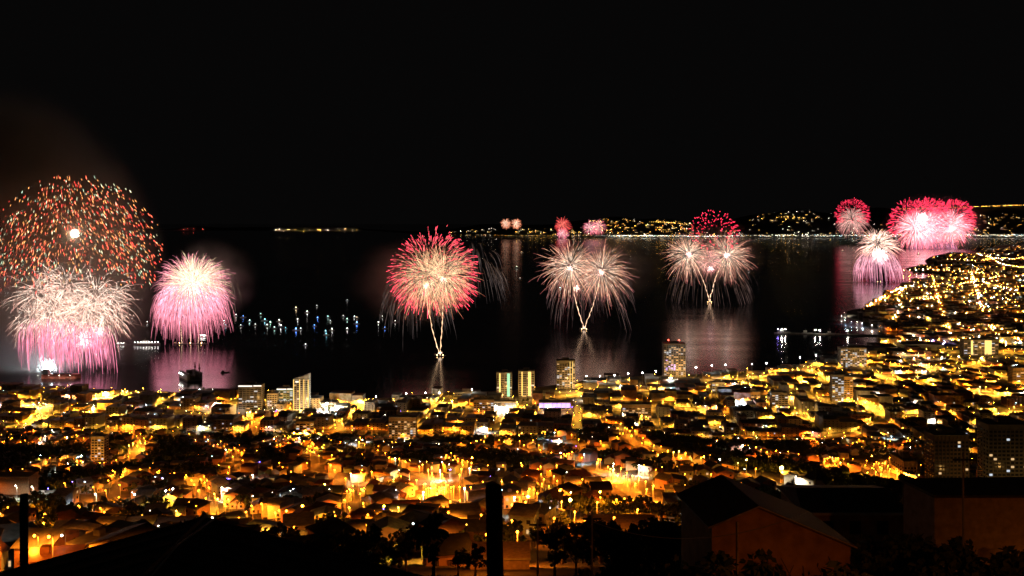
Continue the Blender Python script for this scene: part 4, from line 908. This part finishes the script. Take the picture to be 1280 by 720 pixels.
# ------------------------------------------------------------------ smoke drifting round the left display
def smoke(name, px, py, Y, rx, ry, dens, lab, seed, col=(.8, .8, .8), scale=.012, depth=None):
    m = bpy.data.materials.new('drifting_' + name); m.use_nodes = True; nt = m.node_tree; nt.nodes.clear()
    o_ = nt.nodes.new('ShaderNodeOutputMaterial'); v = nt.nodes.new('ShaderNodeVolumePrincipled'); nt.links.new(v.outputs[0], o_.inputs['Volume'])
    v.inputs['Color'].default_value = (*col, 1); v.inputs['Anisotropy'].default_value = 0.0
    tc = nt.nodes.new('ShaderNodeTexCoord'); nz = nt.nodes.new('ShaderNodeTexNoise'); nz.inputs['Scale'].default_value = 2.2; nz.inputs['Detail'].default_value = 4
    mp = nt.nodes.new('ShaderNodeMapping'); mp.inputs['Location'].default_value = (seed * 3.1, seed * 1.7, 0)
    nt.links.new(tc.outputs['Object'], mp.inputs[0]); nt.links.new(mp.outputs[0], nz.inputs['Vector'])
    ln_ = nt.nodes.new('ShaderNodeVectorMath'); ln_.operation = 'LENGTH'; nt.links.new(tc.outputs['Object'], ln_.inputs[0])
    f1 = nt.nodes.new('ShaderNodeMapRange'); f1.inputs[1].default_value = .25; f1.inputs[2].default_value = 1; f1.inputs[3].default_value = 1; f1.inputs[4].default_value = 0; f1.interpolation_type = 'SMOOTHSTEP'
    nt.links.new(ln_.outputs['Value'], f1.inputs[0])
    f2 = nt.nodes.new('ShaderNodeMapRange'); f2.inputs[1].default_value = .3; f2.inputs[2].default_value = .7; f2.inputs[3].default_value = 0; f2.inputs[4].default_value = dens * 2
    nt.links.new(nz.outputs['Fac'], f2.inputs[0]); mu = nt.nodes.new('ShaderNodeMath'); mu.operation = 'MULTIPLY'
    nt.links.new(f1.outputs[0], mu.inputs[0]); nt.links.new(f2.outputs[0], mu.inputs[1]); nt.links.new(mu.outputs[0], v.inputs['Density'])
    o = MB().ball(0, 0, 0, 1.0, 20, 12).build(name, m); o.location = at(px, py, Y); o.scale = (px2m(Y, rx), depth or px2m(Y, rx) * .5, px2m(Y, ry)); tag(o, lab, 'smoke', None, 'stuff'); return o
smoke('smoke', -25, 360, 1880, 240, 270, .034, 'grey smoke bank drifting round the crowded left display', 1, (.8, .83, .8), depth=230)
smoke('smoke', 70, 292, 1790, 36, 15, .09, 'warm lit smoke puff beside the bright flash', 2, (.9, .8, .65), depth=30)
smoke('smoke', -15, 420, 1800, 110, 100, .06, 'pale smoke low over the water by the white fountain', 3, (.85, .92, .92), depth=70)

smoke('smoke', 520, 352, 1990, 95, 62, .0035, 'thin drifting smoke round the big red and gold burst', 4, (.9, .85, .82), depth=120)
smoke('smoke', 760, 335, 2470, 80, 52, .003, 'thin drifting smoke round the twin gold-pink bursts', 5, (.9, .85, .82), depth=120)
smoke('smoke', 896, 318, 3290, 66, 48, .0025, 'thin drifting smoke round the red-domed gold burst', 6, (.9, .85, .82), depth=140)
smoke('smoke', 1168, 284, 9600, 72, 46, .0011, 'pink lit smoke hanging in the merged crimson pair', 7, (.95, .85, .85), depth=380)
smoke('smoke', 262, 352, 2200, 66, 60, .004, 'thin smoke drifting past the pink palm burst', 8, (.9, .86, .86), depth=110)
# ------------------------------------------------------------------ boats
BL = {'white': (1, .95, .85), 'pale green': (.6, 1, .85), 'blue': (.12, .3, 1), 'cyan': (.3, .8, 1), 'warm': (1, .7, .4)}
HULLM = [WMAT['white'], DARKC, WMAT['blue']]
def boat(px, py, col, s_=1.0, L=70, name='motor_boat', lab=None):
    p = sea(px, py); r = RNG; o = empty(name, (p.x, p.y, 0), r.uniform(-.6, .6) + r.choice((0, PI))); l = 6.5 * s_
    tag(o, lab, 'boat', 'boats watching from the middle of the bay')
    MB().prism([(-l, -1.6 * s_), (l * .55, -1.6 * s_), (l, 0), (l * .55, 1.6 * s_), (-l, 1.6 * s_)], -.4, 1.3 * s_).build('hull', r.choice(HULLM), o)
    MB().box(-l * .5, l * .3, -1.1 * s_, 1.1 * s_, 1.3 * s_ + .003, 2.9 * s_).build('cabin', WMAT['white'], o); MB().tube([(0, 0, 2.8 * s_), (0, 0, 6.5 * s_)], [.12, .06], 4).build('mast', POLE, o)
    rd = 0.55 + .35 * s_; MB().ball(0, 0, 3.2 * s_ + rd, rd, 6, 4).build('deck_lamp', emis(f"boat_lamp_{col}_{L}", BL[col], L if col not in ('blue',) else L * 1.6), o)
    if not lab: LAB.append((o, f'small boat with {col} light on the dark bay', p.x, p.y, 3))
    return o
BO = [(280, 402, 'white'), (282, 408, 'cyan'), (295, 395, 'white'), (301, 408, 'white'), (312, 402, 'pale green'), (319, 407, 'white'), (326, 394, 'pale green'), (331, 401, 'cyan'), (334, 408, 'white'), (338, 404, 'pale green'),
      (343, 411, 'pale green'), (349, 402, 'white'), (351, 409, 'white'), (357, 411, 'cyan'), (370, 386, 'warm'), (372, 400, 'white'), (370, 413, 'blue'), (376, 412, 'white'), (384, 391, 'white'), (393, 408, 'blue'),
      (396, 383, 'white'), (397, 398, 'blue'), (410, 397, 'pale green'), (413, 402, 'white'), (407, 415, 'cyan'), (408, 419, 'cyan'), (415, 413, 'white'), (429, 396, 'white'), (434, 400, 'pale green'), (443, 397, 'white'),
      (446, 405, 'blue'), (434, 412, 'white'), (382, 432, 'white'), (434, 376, 'white'), (478, 397, 'white'), (473, 404, 'white'), (481, 411, 'blue'), (494, 403, 'white'), (446, 398, 'warm'), (304, 397, 'blue'),
      (652, 316, 'warm'), (646, 335, 'white'), (650, 348, 'white'), (1067, 301.5, 'warm'), (1053, 314, 'warm'), (1148, 318, 'warm'), (936, 339, 'white'), (165, 400, 'white'), (205, 408, 'blue'), (184, 404, 'white'), (788, 322, 'white'), (700, 361, 'cyan')]
for i, (px, py, c) in enumerate(BO): boat(px, py, c, RNG.uniform(.8, 1.5) * (2.2 if py < 345 else 1), RNG.choice((5, 9, 20)))
def ship(px, py, L, label, white=True, lit=1.0, name='ship', rz=.05):
    p = sea(px, py); o = empty(name, (p.x, p.y, 0), rz); tag(o, label, 'ship'); mark(label.split(' with')[0], p)
    MB().prism([(-L / 2, -L * .06), (L * .3, -L * .07), (L / 2, 0), (L * .3, L * .07), (-L / 2, L * .06)], -1, L * .055).build('hull', WMAT['grey'] if white else DARKC, o)
    a = L * .055 + .003; MB().box(-L * .35, L * .15, -L * .045, L * .045, a, a + L * .06).build('superstructure', WMAT['white'], o); b_ = a + L * .06 + .003
    MB().box(-L * .2, L * .05, -L * .035, L * .035, b_, b_ + L * .05).build('bridge', WMAT['white'], o); MB().tube([(-L * .08, 0, b_ + L * .05), (-L * .08, 0, b_ + L * .17)], L * .012).build('mast', POLE, o)
    for i in range(int(9 * lit)): MB().ball(-L * .45 + i * L * .11, -L * .05 - .4, a + L * .03 + 1.5, .75, 6, 4).build('deck_lamp', emis('ship_lamp', (1, .95, .88), 38), o)
    return o
ship(184, 431, 62, 'white lit naval ship with tall bridge between the two left displays'); ship(155, 431, 34, 'low ship with cyan deck lights beside the white naval ship', lit=.6); ship(22, 430, 34, 'small lit ship near the picture edge behind the smoke', lit=.6)
ship(258, 421, 30, 'thin launch boat with white deck line right under the pink palm', lit=.5)
# dry dock with two cranes
p = sea(235, 476); dk = empty('floating_dock', (p.x, p.y + 14, 0), math.radians(-52)); tag(dk, 'dark floating dry dock with raised side walls, two cranes, in the pink reflection', 'floating dock'); mark('floating dry dock', p)
STL = mat('ship_steel', (0.16, 0.165, 0.17), .6, .3, .3); STW = mat('lit_ship_steel', (.6, .62, .62), .6, .3, .2)  # second steel painted paler, as if lit by city lamps
MB().box(-24, 24, -14, 14, -1, 3).build('pontoon', STL, dk); MB().box(-24, 24, -14, -10, 3.003, 14).build('side_wall', STW, dk); MB().box(-24, 24, 10, 14, 3.003, 14).build('side_wall', STL, dk)
MB().box(-25, 25, -14.4, -9.6, 14.003, 15).build('walkway', STL, dk); MB().box(-25, 25, 9.6, 14.4, 14.003, 15).build('walkway', STL, dk)
v_ = MB(); v_.prism([(-17, -5), (12, -5), (19, 0), (12, 5), (-17, 5)], 3.01, 10); v_.box(-14, -2, -4, 4, 10.003, 17); v_.build('docked_hull', STL, dk)
for a, b_ in ((-12, 12), (13, 12)):
    c = MB().tube([(a, b_, 15.003), (a, b_, 31)], [1.1, .7], 6); c.box(a - 1.6, a + 1.6, b_ - 1.6, b_ + 1.6, 20, 23); c.tube([(a, b_, 24), (a - 8, b_, 27)], .5, 4); c.build('crane', mat('crane_red', (.25, .05, .03), .6, 1, .3), dk)
for i in range(3): MB().ball(-20 + i * 9, -14.8, 11, .6, 6, 4).build('lamp', emis('dock_fill_lamp', (1, .95, .85), 60), dk)  # lamps added strong enough to brighten the side wall
p = sea(281, 466); o = empty('fishing_boat', (p.x, p.y, 0), .4); tag(o, 'dark unlit fishing boat on the edge of the pink reflection', 'boat')
MB().prism([(-8, -2.2), (5, -2.2), (9, 0), (5, 2.2), (-8, 2.2)], -.4, 1.8).build('hull', STL, o); MB().box(-6, -1, -1.5, 1.5, 1.803, 5).build('cabin', STL, o); MB().tube([(1, 0, 1.7), (1, 0, 9)], .2, 4).build('mast', STL, o)
# the long red-hulled ship and its quay cranes at the left
p = sea(72, 474); o = empty('cargo_ship', (p.x, p.y + 12, 0), .02); tag(o, 'long cargo ship with pale red hull under the magenta curtain', 'ship'); mark('red-hulled cargo ship', p)
MB().prism([(-34, -6), (28, -6), (38, 0), (28, 6), (-34, 6)], -1, 8).build('hull', mat('hull_red', (.5, .13, .09), .6, .3, .2), o); MB().box(-32, -22, -5, 5, 8.003, 17).build('superstructure', WMAT['white'], o)
MB().tube([(-30, 0, 17), (-30, 0, 26)], .6, 5).build('mast', POLE, o)
for i in range(3): MB().box(-14 + i * 13, -5 + i * 13, -4, 4, 8.003, 10).build('hatch', STL, o)
for i in range(4): q = Vector((p.x - 24 + i * 20, p.y - 24)); LAMPS.append((q.x, q.y, 'w', 1))

# ------------------------------------------------------------------ the dark houses right below the camera
TIN = mat('weathered_tin_roof', (0.05, 0.042, 0.036), 0.7, 3, .35, .2)
def near_house(name, label, x, y, w, d, zr, rise, wallm, rz=0.0, base=-8, extra=None, over=.5):
    o = empty(name, (x, y, zr - rise - 3), rz); tag(o, label, 'house'); mark(label, (x, y, 0)); h = 3.0
    a, b_ = MB(), MB(); walls(a, w, d, h, rise, base); gable(b_, w, d, h, rise, over, .1); a.build('wall', wallm, o); r_ = b_.build('roof', TIN, o)
    rb = MB()
    for s_ in (-1, 1):                   # standing seams
        n = int(d / .9)
        for i in range(n + 1):
            yv = -d / 2 - over + .2 + i * (d + 2 * over - .4) / n; xe = s_ * (w / 2 + over - .02); ze = h - over * rise / (w / 2) + .12
            rb.tube([(xe, yv, ze), (0, yv, h + rise + .12)], .035, 4)
    rb.build('seam', TIN, r_); MB().tube([(0, -d / 2 - over, h + rise + .12), (0, d / 2 + over, h + rise + .12)], .09, 6).build('ridge_cap', TIN, r_)
    return o
x, y = (240 - 640) / F * 24, 18.5
near_house('house', 'black tin-roofed house filling the bottom edge, ridge running away', x, y, 14.0, 12, 300 - (650 - HY) / F * 25, 1.9, WMAT['brown'], 0.0)
MB_ = MB().tube([(-9.5, 13.2, 290.62), (-8.6, 17, 291.2), (-8.3, 22, 291.95), (-7.9, 24.4, 292.0)], .025, 5)
tag(MB_.build('cable', mat('grey_cable', (.3, .3, .3), .5, 3, .1)), 'grey cable lying over the black tin roof at the bottom edge', 'cable')
o = empty('utility_post', ((617 - 640) / F * 16.5, 16.5, 288), 0); tag(o, 'thick black wooden post standing alone at the bottom middle', 'post'); mark('thick black post', (o.location.x, 16.5))
tp = 300 - (607 - HY) / F * 16.5 - 288
MB().tube([(.16, 0, -2), (.08, 0, 3), (0, 0, tp - .05), (0, 0, tp)], [.175, .165, .155, .13], 14).build('shaft', mat('old_timber', (.03, .024, .02), .9, 4, .4), o)
MB().tube([(0.0, -.17, tp - .6), (0.0, .17, tp - .6)], .03, 6).build('bolt', POLE, o)
o = empty('utility_post', ((30 - 640) / F * 15, 15, 288), 0); tag(o, 'dark post with a cable at the lower corner beside the orange-lit tree', 'post')
tp = 300 - (618 - HY) / F * 15 - 288
MB().tube([(0, 0, -2), (0, 0, tp)], [.08, .065], 10).build('shaft', MATS['old_timber'], o)
RW = mat('rendered_wall_brown', (.3, .17, .09), .9, 1.2, .3); RW2 = mat('rendered_wall_tan', (.4, .27, .16), .9, 1.2, .3); RW3 = mat('corrugated_wall_grey', (.3, .25, .19), .8, 2, .3)
o = empty('house', (15.6, 56, 0), 0); tag(o, 'brown gabled house with dark roof, its ridge pointing at the bay', 'house'); mark('brown gabled house', (15.6, 58))
zr = 300 - (632 - HY) / F * 56; a, b_ = MB(), MB(); rx = -.75
pr = [(-3.2, -1.35), (0, 0), (6.2, -2.6)]
a.add([(-2.9, .3, zr - 1.5), (0, .3, zr - .15), (5.9, .3, zr - 2.6), (5.9, .3, zr - 9), (-2.9, .3, zr - 9), (-2.9 + rx, 6.6, zr - 1.5), (rx, 6.6, zr - .15), (5.9 + rx, 6.6, zr - 2.6), (5.9 + rx, 6.6, zr - 9), (-2.9 + rx, 6.6, zr - 9)],
      [(4, 3, 2, 1, 0), (5, 6, 7, 8, 9), (0, 5, 9, 4), (3, 8, 7, 2), (4, 9, 8, 3)])
for q0, q1 in ((0, 1), (1, 2)):
    v8 = [(pr[q0][0], 0, zr + pr[q0][1]), (pr[q1][0], 0, zr + pr[q1][1]), (pr[q1][0] + rx, 6.9, zr + pr[q1][1]), (pr[q0][0] + rx, 6.9, zr + pr[q0][1])]
    b_.add(v8 + [(x_, y_, z_ - .12) for x_, y_, z_ in v8], [(0, 1, 2, 3), (4, 7, 6, 5), (0, 4, 5, 1), (1, 5, 6, 2), (2, 6, 7, 3), (3, 7, 4, 0)])
a.build('wall', RW, o); b_.build('roof', TIN, o)
MB().tube([(-3.2, -.02, zr - 1.42), (0, -.02, zr - .07), (6.2, -.02, zr - 2.67)], .06, 5).build('barge_board', RW3, o); MB().tube([(-1.3, .22, zr - 9), (-1.3, .22, zr - 1.1)], .06, 6).build('drainpipe', RW3, o)

Yh = 80.0; x0, x1 = (1003 - 640) / F * Yh, (1140 - 640) / F * Yh; wd_ = (x1 - x0) / 2; z_e = 300 - (641 - HY) / F * Yh
o = empty('house', ((x0 + x1) / 2, Yh, 0), 0); tag(o, 'long low house with pale eaves line between two dark roofs', 'house'); mark('pale-eaved house', (24.5, 80))
MB().box(-wd_ + .5, wd_ - .4, .5, 8, z_e - 9, z_e - .15).build('wall', RW2, o)
MB().add([(-wd_, 0, z_e), (wd_, 0, z_e), (wd_ - .6, 4.2, z_e + 1.0), (-wd_ + .7, 4.2, z_e + 1.0), (wd_, 8.4, z_e), (-wd_, 8.4, z_e)], [(0, 1, 2, 3), (3, 2, 4, 5), (0, 3, 5), (1, 4, 2), (0, 5, 4, 1)]).build('roof', TIN, o)
MB().box(-wd_, wd_, -.12, -.003, z_e - .2, z_e + .02).build('eaves_board', WMAT['white'], o)
for a_ in (-3, -.5, 2): MB().box(a_, a_ + 1, .42, .55, z_e - 2.1, z_e - .9).build('window', GLASS, o)
o = empty('house', (28.6, 60, 0), 0); tag(o, 'grey box house with flat dark roof at the lower corner', 'house'); mark('grey box house', (29, 60))
z_t = 300 - (621 - HY) / F * 60; MB().add([(0, 0, z_t - 9), (16, 0, z_t - 9), (16, 4, z_t - 9), (-.6, 3.4, z_t - 9), (0, 0, z_t), (16, 0, z_t), (16, 4, z_t), (-.6, 3.4, z_t)], [(3, 2, 1, 0), (4, 5, 6, 7), (0, 1, 5, 4), (1, 2, 6, 5), (2, 3, 7, 6), (3, 0, 4, 7)]).build('wall', RW3, o)
MB().add([(-.15, -.3, z_t + .01), (16.3, -.3, z_t + .01), (16.3, 4.3, z_t + .01), (-.8, 3.6, z_t + .01), (-.15, -.3, z_t + .2), (16.3, -.3, z_t + .2), (16.3, 4.3, z_t + .2), (-.8, 3.6, z_t + .2)], [(3, 2, 1, 0), (4, 5, 6, 7), (0, 1, 5, 4), (1, 2, 6, 5), (2, 3, 7, 6), (3, 0, 4, 7)]).build('roof', TIN, o)
for i, (px, py, Yb, sc) in enumerate(((850, 690, 46, .9), (905, 700, 44, .8), (960, 684, 46, 1.0), (1010, 676, 48, .9), (1062, 682, 60, .9), (1105, 668, 62, .9), (1142, 655, 55, .8), (1185, 664, 52, .9), (1230, 668, 50, 1.0), (1272, 662, 50, 1.0), (800, 700, 60, 1), (742, 704, 66, 1))):  # shrubs mostly added to fade the house fronts to black below
    q = at(px, py + 16, Yb); root = empty('shrub', (q.x, q.y, q.z - 5.2 * sc), i * 1.3); root.scale = (sc, sc, sc * .85)
    tag(root, None, 'shrub', 'black shrubs in front of the near houses'); LAB.append((root, 'black leafy shrub', q.x, q.y, q.z))
    crown_mb(200 + i, 1100, R=4.2, hgt=5.2, leaf=.32).build('foliage', LEAFN, root); trunk_mb(200 + i, 5).build('stem', BARKN, root)
a_, b_ = at(740, 652, 58), at(1010, 640, 50); mid = [a_.lerp(b_, i / 14) - Vector((0, 0, 1.3 * (1 - (i / 7 - 1) ** 2))) for i in range(15)]
tag(MB().tube(mid, .02, 4).build('cable', MATS['grey_cable']), 'sagging cable strung in front of the brown gabled house', 'cable')
def flat_block(px0, px1, ptop, pb, d, hgt, wm, lab, mk, rf=None, rz=0.0):
    Y = hit((px0 + px1) / 2, pb).y; KEEP.append(((px0 + px1 - 1280) / 2 / F * Y, Y + 4, 16)); LAMPS.append(((px0 * .7 + px1 * .3 - 640) / F * Y, Y - 9, 's', .25)); LAMPS.append(((px1 * .8 + px0 * .2 - 640) / F * Y, Y + d + 6, 's', 1.0))
    x0, x1 = (px0 - 640) / F * Y, (px1 - 640) / F * Y; z = 300 - (ptop - HY) / F * Y; o = empty('outbuilding', ((x0 + x1) / 2, Y + d / 2, 0), rz); tag(o, lab, 'outbuilding'); mark(mk, (o.location.x, Y))
    w = x1 - x0; MB().box(-w / 2, w / 2, -d / 2, d / 2, z - hgt - 3, z - .2).build('wall', wm, o); MB().box(-w / 2 - .2, w / 2 + .2, -d / 2 - .2, d / 2 + .2, z - .197, z).build('roof', rf or RW2, o)
    MB().box(-w / 2 - .25, w / 2 + .25, -d / 2 - .32, -d / 2 - .203, z - .25, z + .12).build('edge_board', WMAT['cream'], o); return o
flat_block(735, 826, 661, 676, 12, 4, RW2, 'low tan outbuilding with pale roof edge, lit orange from behind', 'tan outbuilding')
flat_block(588, 662, 698, 712, 9, 4, RW2, 'small flat orange-lit roof beside the black post', 'small orange roof')
flat_block(672, 734, 667, 676, 5, 3, RW, 'narrow shed with bright yellow roof edge', 'narrow bright-edged shed')
flat_block(-30, 36, 596, 618, 10, 8, RW2, 'orange plastered block with terrace at the picture edge', 'orange terrace block')
for px, py, k, b_ in ((660, 636, 's', .5), (713, 650, 's', .7), (654, 640, 's', .3), (750, 646, 's', .35), (780, 648, 's', .3), (600, 682, 's', .4), (640, 684, 's', .4), (35, 648, 's', 1.2), (58, 664, 's', .8), (10, 612, 's', .6), (977, 604, 's', 2.2), (270, 642, 's', .8),
                      (406, 620, 's', .6), (380, 655, 's', .4), (480, 660, 's', .3), (640, 620, 's', .6), (1010, 636, 's', .06), (1000, 660, 's', .06), (1075, 640, 's', .06)):
    q = hit(px, py); LAMPS.append((q.x, q.y, k, b_))
for j, (px, py) in enumerate(((740, 672), (672, 672), (1128, 590), (1204, 580))):
    Yp = (58, 62, 230, 52)[j]; q = at(px, py, Yp); zb = gz(q.x, q.y); o = empty('utility_post', (q.x, q.y, zb)); tag(o, ('slim post by the tan outbuilding with slack wires', 'slim post by the narrow bright-edged shed', 'floodlit white post beside the near dark tower', 'thin tall post in front of the cut-off dark tower')[j], 'post')
    top = H - ((640, 648, 560, 565)[j] - HY) / F * Yp - zb; MB().tube([(0, 0, -1), (0, 0, top)], [.09, .06], 8).build('shaft', POLE, o); MB().box(-.6, .6, -.04, .04, top - .5, top - .4).build('crossarm', MATS['old_timber'], o)

# ------------------------------------------------------------------ street lamp objects: nearest 290 single, the rest one mass
LPROT = {}
def lamp_proto(key, br):
    kk = (key, round(br, 3))
    if kk in LPROT: return LPROT[kk]
    dim = br < .05; rad = .2 if dim else .27
    pm = MB().tube([(0, 0, -1), (0, 0, 7.4)], [.11, .07], 5); pm.tube([(0, 0, 7.35), (0, -.5, 7.8), (0, -1.3, 7.9)], .05, 4)
    LPROT[kk] = (pm.mesh('pole', POLE), MB().ball(0, -1.4, 7.6, rad, 6, 4).mesh('lamp_glass', emis(f'lamp_{key}_{kk[1]}', LCOL[key], br * 900 if dim else 16 + 26 * br ** .7, 'NONE')), lamp_light(key, br))
    return LPROT[kk]
def lamp_light(key, br):
    l = bpy.data.lights.new('lamp_light', 'SPOT'); l.energy = POW * br; l.color = LCOL[key]; l.spot_size = math.radians(168); l.spot_blend = .35; l.shadow_soft_size = .25; return l
POW = 24000.0; LL = {}
for _ in range(330):
    c = RNG.choice(cells); LAMPS.append((c[0] + RNG.uniform(-8, 8), c[1] - c[3] / 2 - 2.5, RNG.choice('ggggswwc'), RNG.choice((.25, .5, 1, 1.7, 3))))
for _ in range(260):
    c = RNG.choice(cells); LAMPS.append((c[0] + RNG.uniform(-12, 12), c[1] - c[3] / 2 - 2.5, RNG.choice('wwgc'), .04))
for px, py, n in ((284, 612, 3), (325, 589, 1), (62, 628, 1), (145, 527, 1), (480, 662, 1), (562, 600, 2), (204, 612, 2), (345, 520, 2), (690, 560, 1), (500, 520, 2), (720, 568, 1), (613, 610, 1), (92, 618, 1), (715, 515, 2)):
    q = hit(px, py)
    for i in range(n): LAMPS.append((q.x + i * .8, q.y + i, 'v', .04))
for px, py, col, L, r_ in ((977, 604, GOLD, 900, .9), (660, 652, SODIUM, 260, .5), (713, 658, GOLD, 300, .45), (406, 622, GOLD, 160, .42), (378, 660, SODIUM, 120, .4), (480, 664, SODIUM, 110, .36), (272, 648, SODIUM, 120, .4), (358, 668, SODIUM, 100, .3), (933, 592, GOLD, 160, .4), (880, 588, SODIUM, 150, .4),
                          (590, 585, SODIUM, 200, .6), (700, 640, SODIUM, 90, .36), (750, 642, GOLD, 120, .34), (900, 592, WHITE, 60, .4), (1090, 580, SODIUM, 150, .5), (1215, 585, SODIUM, 120, .5), (1188, 600, SODIUM, 100, .45), (43, 602, SODIUM, 80, .4), (168, 640, COOL, 90, .4), (207, 635, COOL, 80, .4), (216, 632, WHITE, 50, .4), (183, 520, WHITE, 120, .5), (84, 556, WHITE, 120, .5)):
    q = hit(px, py); root = empty('street_lamp', q); tag(root, cat='street lamp', group='street lamps in the near quarters'); nm = 'orange' if col == SODIUM else ('yellow' if col == GOLD else 'white')
    LAB.append((root, f'big glowing {nm} globe lamp on a mast', q.x, q.y, q.z + 8)); MB().tube([(0, 0, -1), (0, 0, 8)], [.12, .08], 6).build('pole', POLE, root)
    MB().ball(0, 0, 8.2 + r_, r_, 10, 7).build('lamp_globe', emis(f'globe_{nm}_{L}', col, L), root); KEEP.append((q.x, q.y, 2))
q = hit(54, 678); root = empty('tree', q); root.scale = (1.3, 1.3, 1.5); tag(root, 'bushy tree lit bright orange from beside at the lower corner', 'tree', 'trees between the hillside houses')
for nme, mm in (('crown', crown_mb(77, 900, leaf=.45).mesh('crown', LEAF)), ('trunk', TP[0][1])):
    o = bpy.data.objects.new(nme, mm); COL.objects.link(o); o.parent = root
LAMPS += [(q.x - 1, q.y - 6.5, 's', 4), (q.x + 4, q.y - 6, 's', 2.2)]
LAMPS += [(26, 24, 's', .25), (47, 52, 's', .25), (58, 40, 's', .12)]  # unseen street lamps added off-frame to light the near house walls
for px, py, b_ in ((20, 690, .5), (62, 672, .5), (100, 652, .8), (130, 668, .5), (95, 700, .4), (150, 640, .8), (12, 655, .8), (200, 655, .5), (250, 630, .8), (340, 690, .25), (300, 672, .5), (460, 690, .12), (540, 672, .25), (500, 655, .25), (575, 650, .5), (420, 672, .25), (680, 640, .8), (770, 650, .5)):
    q = hit(px, py); LAMPS.append((q.x, q.y, 's', b_))
LAMPS2 = []
for x, y, k, br in LAMPS:
    ppx, ppy = px_of(x, y, gz(x, y) + 7)
    LAMPS2.append((y if (-5 < ppx < 1285 and ppy < 716) else y + 1e5, x, y, k, br))
LAMPS2.sort(); lm = MB(); lp = MB()
for i, (_, x, y, k, br) in enumerate(LAMPS2):
    z = gz(x, y)
    br = min((.008, .02, .04, .12, .25, .5, .8, 1, 1.3, 1.7, 2.2, 3, 4, 5.5, 7), key=lambda t: abs(math.log(t / br)))
    if br > .05:
        if (k, br) not in LL: LL[(k, br)] = lamp_light(k, br)
        lo = bpy.data.objects.new('lamp_light', LL[(k, br)]); COL.objects.link(lo)
    if i < 290:
        me = lamp_proto(k, br); root = empty('street_lamp', (x, y, z)); tag(root, cat='street lamp', group='street lamps in the near quarters')
        for nme, mm in (('pole', me[0]), ('lamp_glass', me[1])):
            o = bpy.data.objects.new(nme, mm); COL.objects.link(o); o.parent = root
        if br > .05: lo.parent = root; lo.location = (0, -1.4, 7.2)
        LAB.append((root, f"{'dim ' if br < .3 else ('glaring ' if br > 1.5 else '')}{LWORD[k]} street lamp on a thin pole", x, y, z + 7))
    else:
        if br > .05: lo.location = (x, y - 1.2, z + 7.1)
        L, rad = (26 + 26 * br ** .7, .34) if br >= .05 else (br * 900, .3)
        lm.octa(x, y - 1.2, z + 7.6, rad, tuple(c * L for c in LCOL[k])); lp.box(-.1, .1, -.1, .1, 0, 7.2, None, 0, (x, y, z))
sgl = vemis('street_lamp_glass', 1.0, 'NONE')
tag(lm.build('street_lamp_lights', sgl), kind='stuff')
tag(lp.build('street_lamp_poles', POLE), kind='stuff')
print('lamps', len(LAMPS2), 'houses', len(spots), 'cells', len(cells), 'trees', len(trees))

# ------------------------------------------------------------------ labels: what, and beside which landmark
ORD = ['nearest', 'second', 'third', 'fourth', 'fifth', 'sixth', 'seventh', 'eighth', 'ninth', 'tenth', 'eleventh', 'twelfth', 'thirteenth', 'fourteenth', 'fifteenth', 'sixteenth', 'seventeenth', 'eighteenth', 'nineteenth', 'twentieth', 'twenty-first', 'twenty-second', 'twenty-third', 'twenty-fourth']
MP = [(ph, *px_of(x, y, gz(x, y) + 4 if y > 0 and bool(on_land(*px_of(x, y))) else 4)) for ph, x, y in MARKS]
MP = [m_ for m_ in MP if -40 < m_[1] < 1320]
BY = {}
for o, desc, x, y, z in LAB:
    a, b_ = px_of(x, y, z); best = min(MP, key=lambda m_: math.hypot(m_[1] - a, (m_[2] - b_) * 1.6))
    dx, dy = a - best[1], (b_ - best[2]) * 1.6
    rel = ('right of' if dx > 0 else 'left of') if abs(dx) > abs(dy) else ('below' if dy > 0 else 'above')
    ph = best[0]; BY.setdefault((desc, rel, ph), []).append((math.hypot(dx, dy), o))
for (desc, rel, ph), L_ in BY.items():
    L_.sort(key=lambda t: t[0])
    for i, (_, o) in enumerate(L_):
        if len(L_) > 1 and i < 24: lab = f'{desc}, {ORD[i]} {rel} the {ph}'
        else: lab = f'{desc} {rel} the {ph}'
        w = lab.split()
        o['label'] = lab if len(w) <= 16 else ' '.join(lab.replace(' with black', '').replace(' on a thin pole', '').split()[:16])
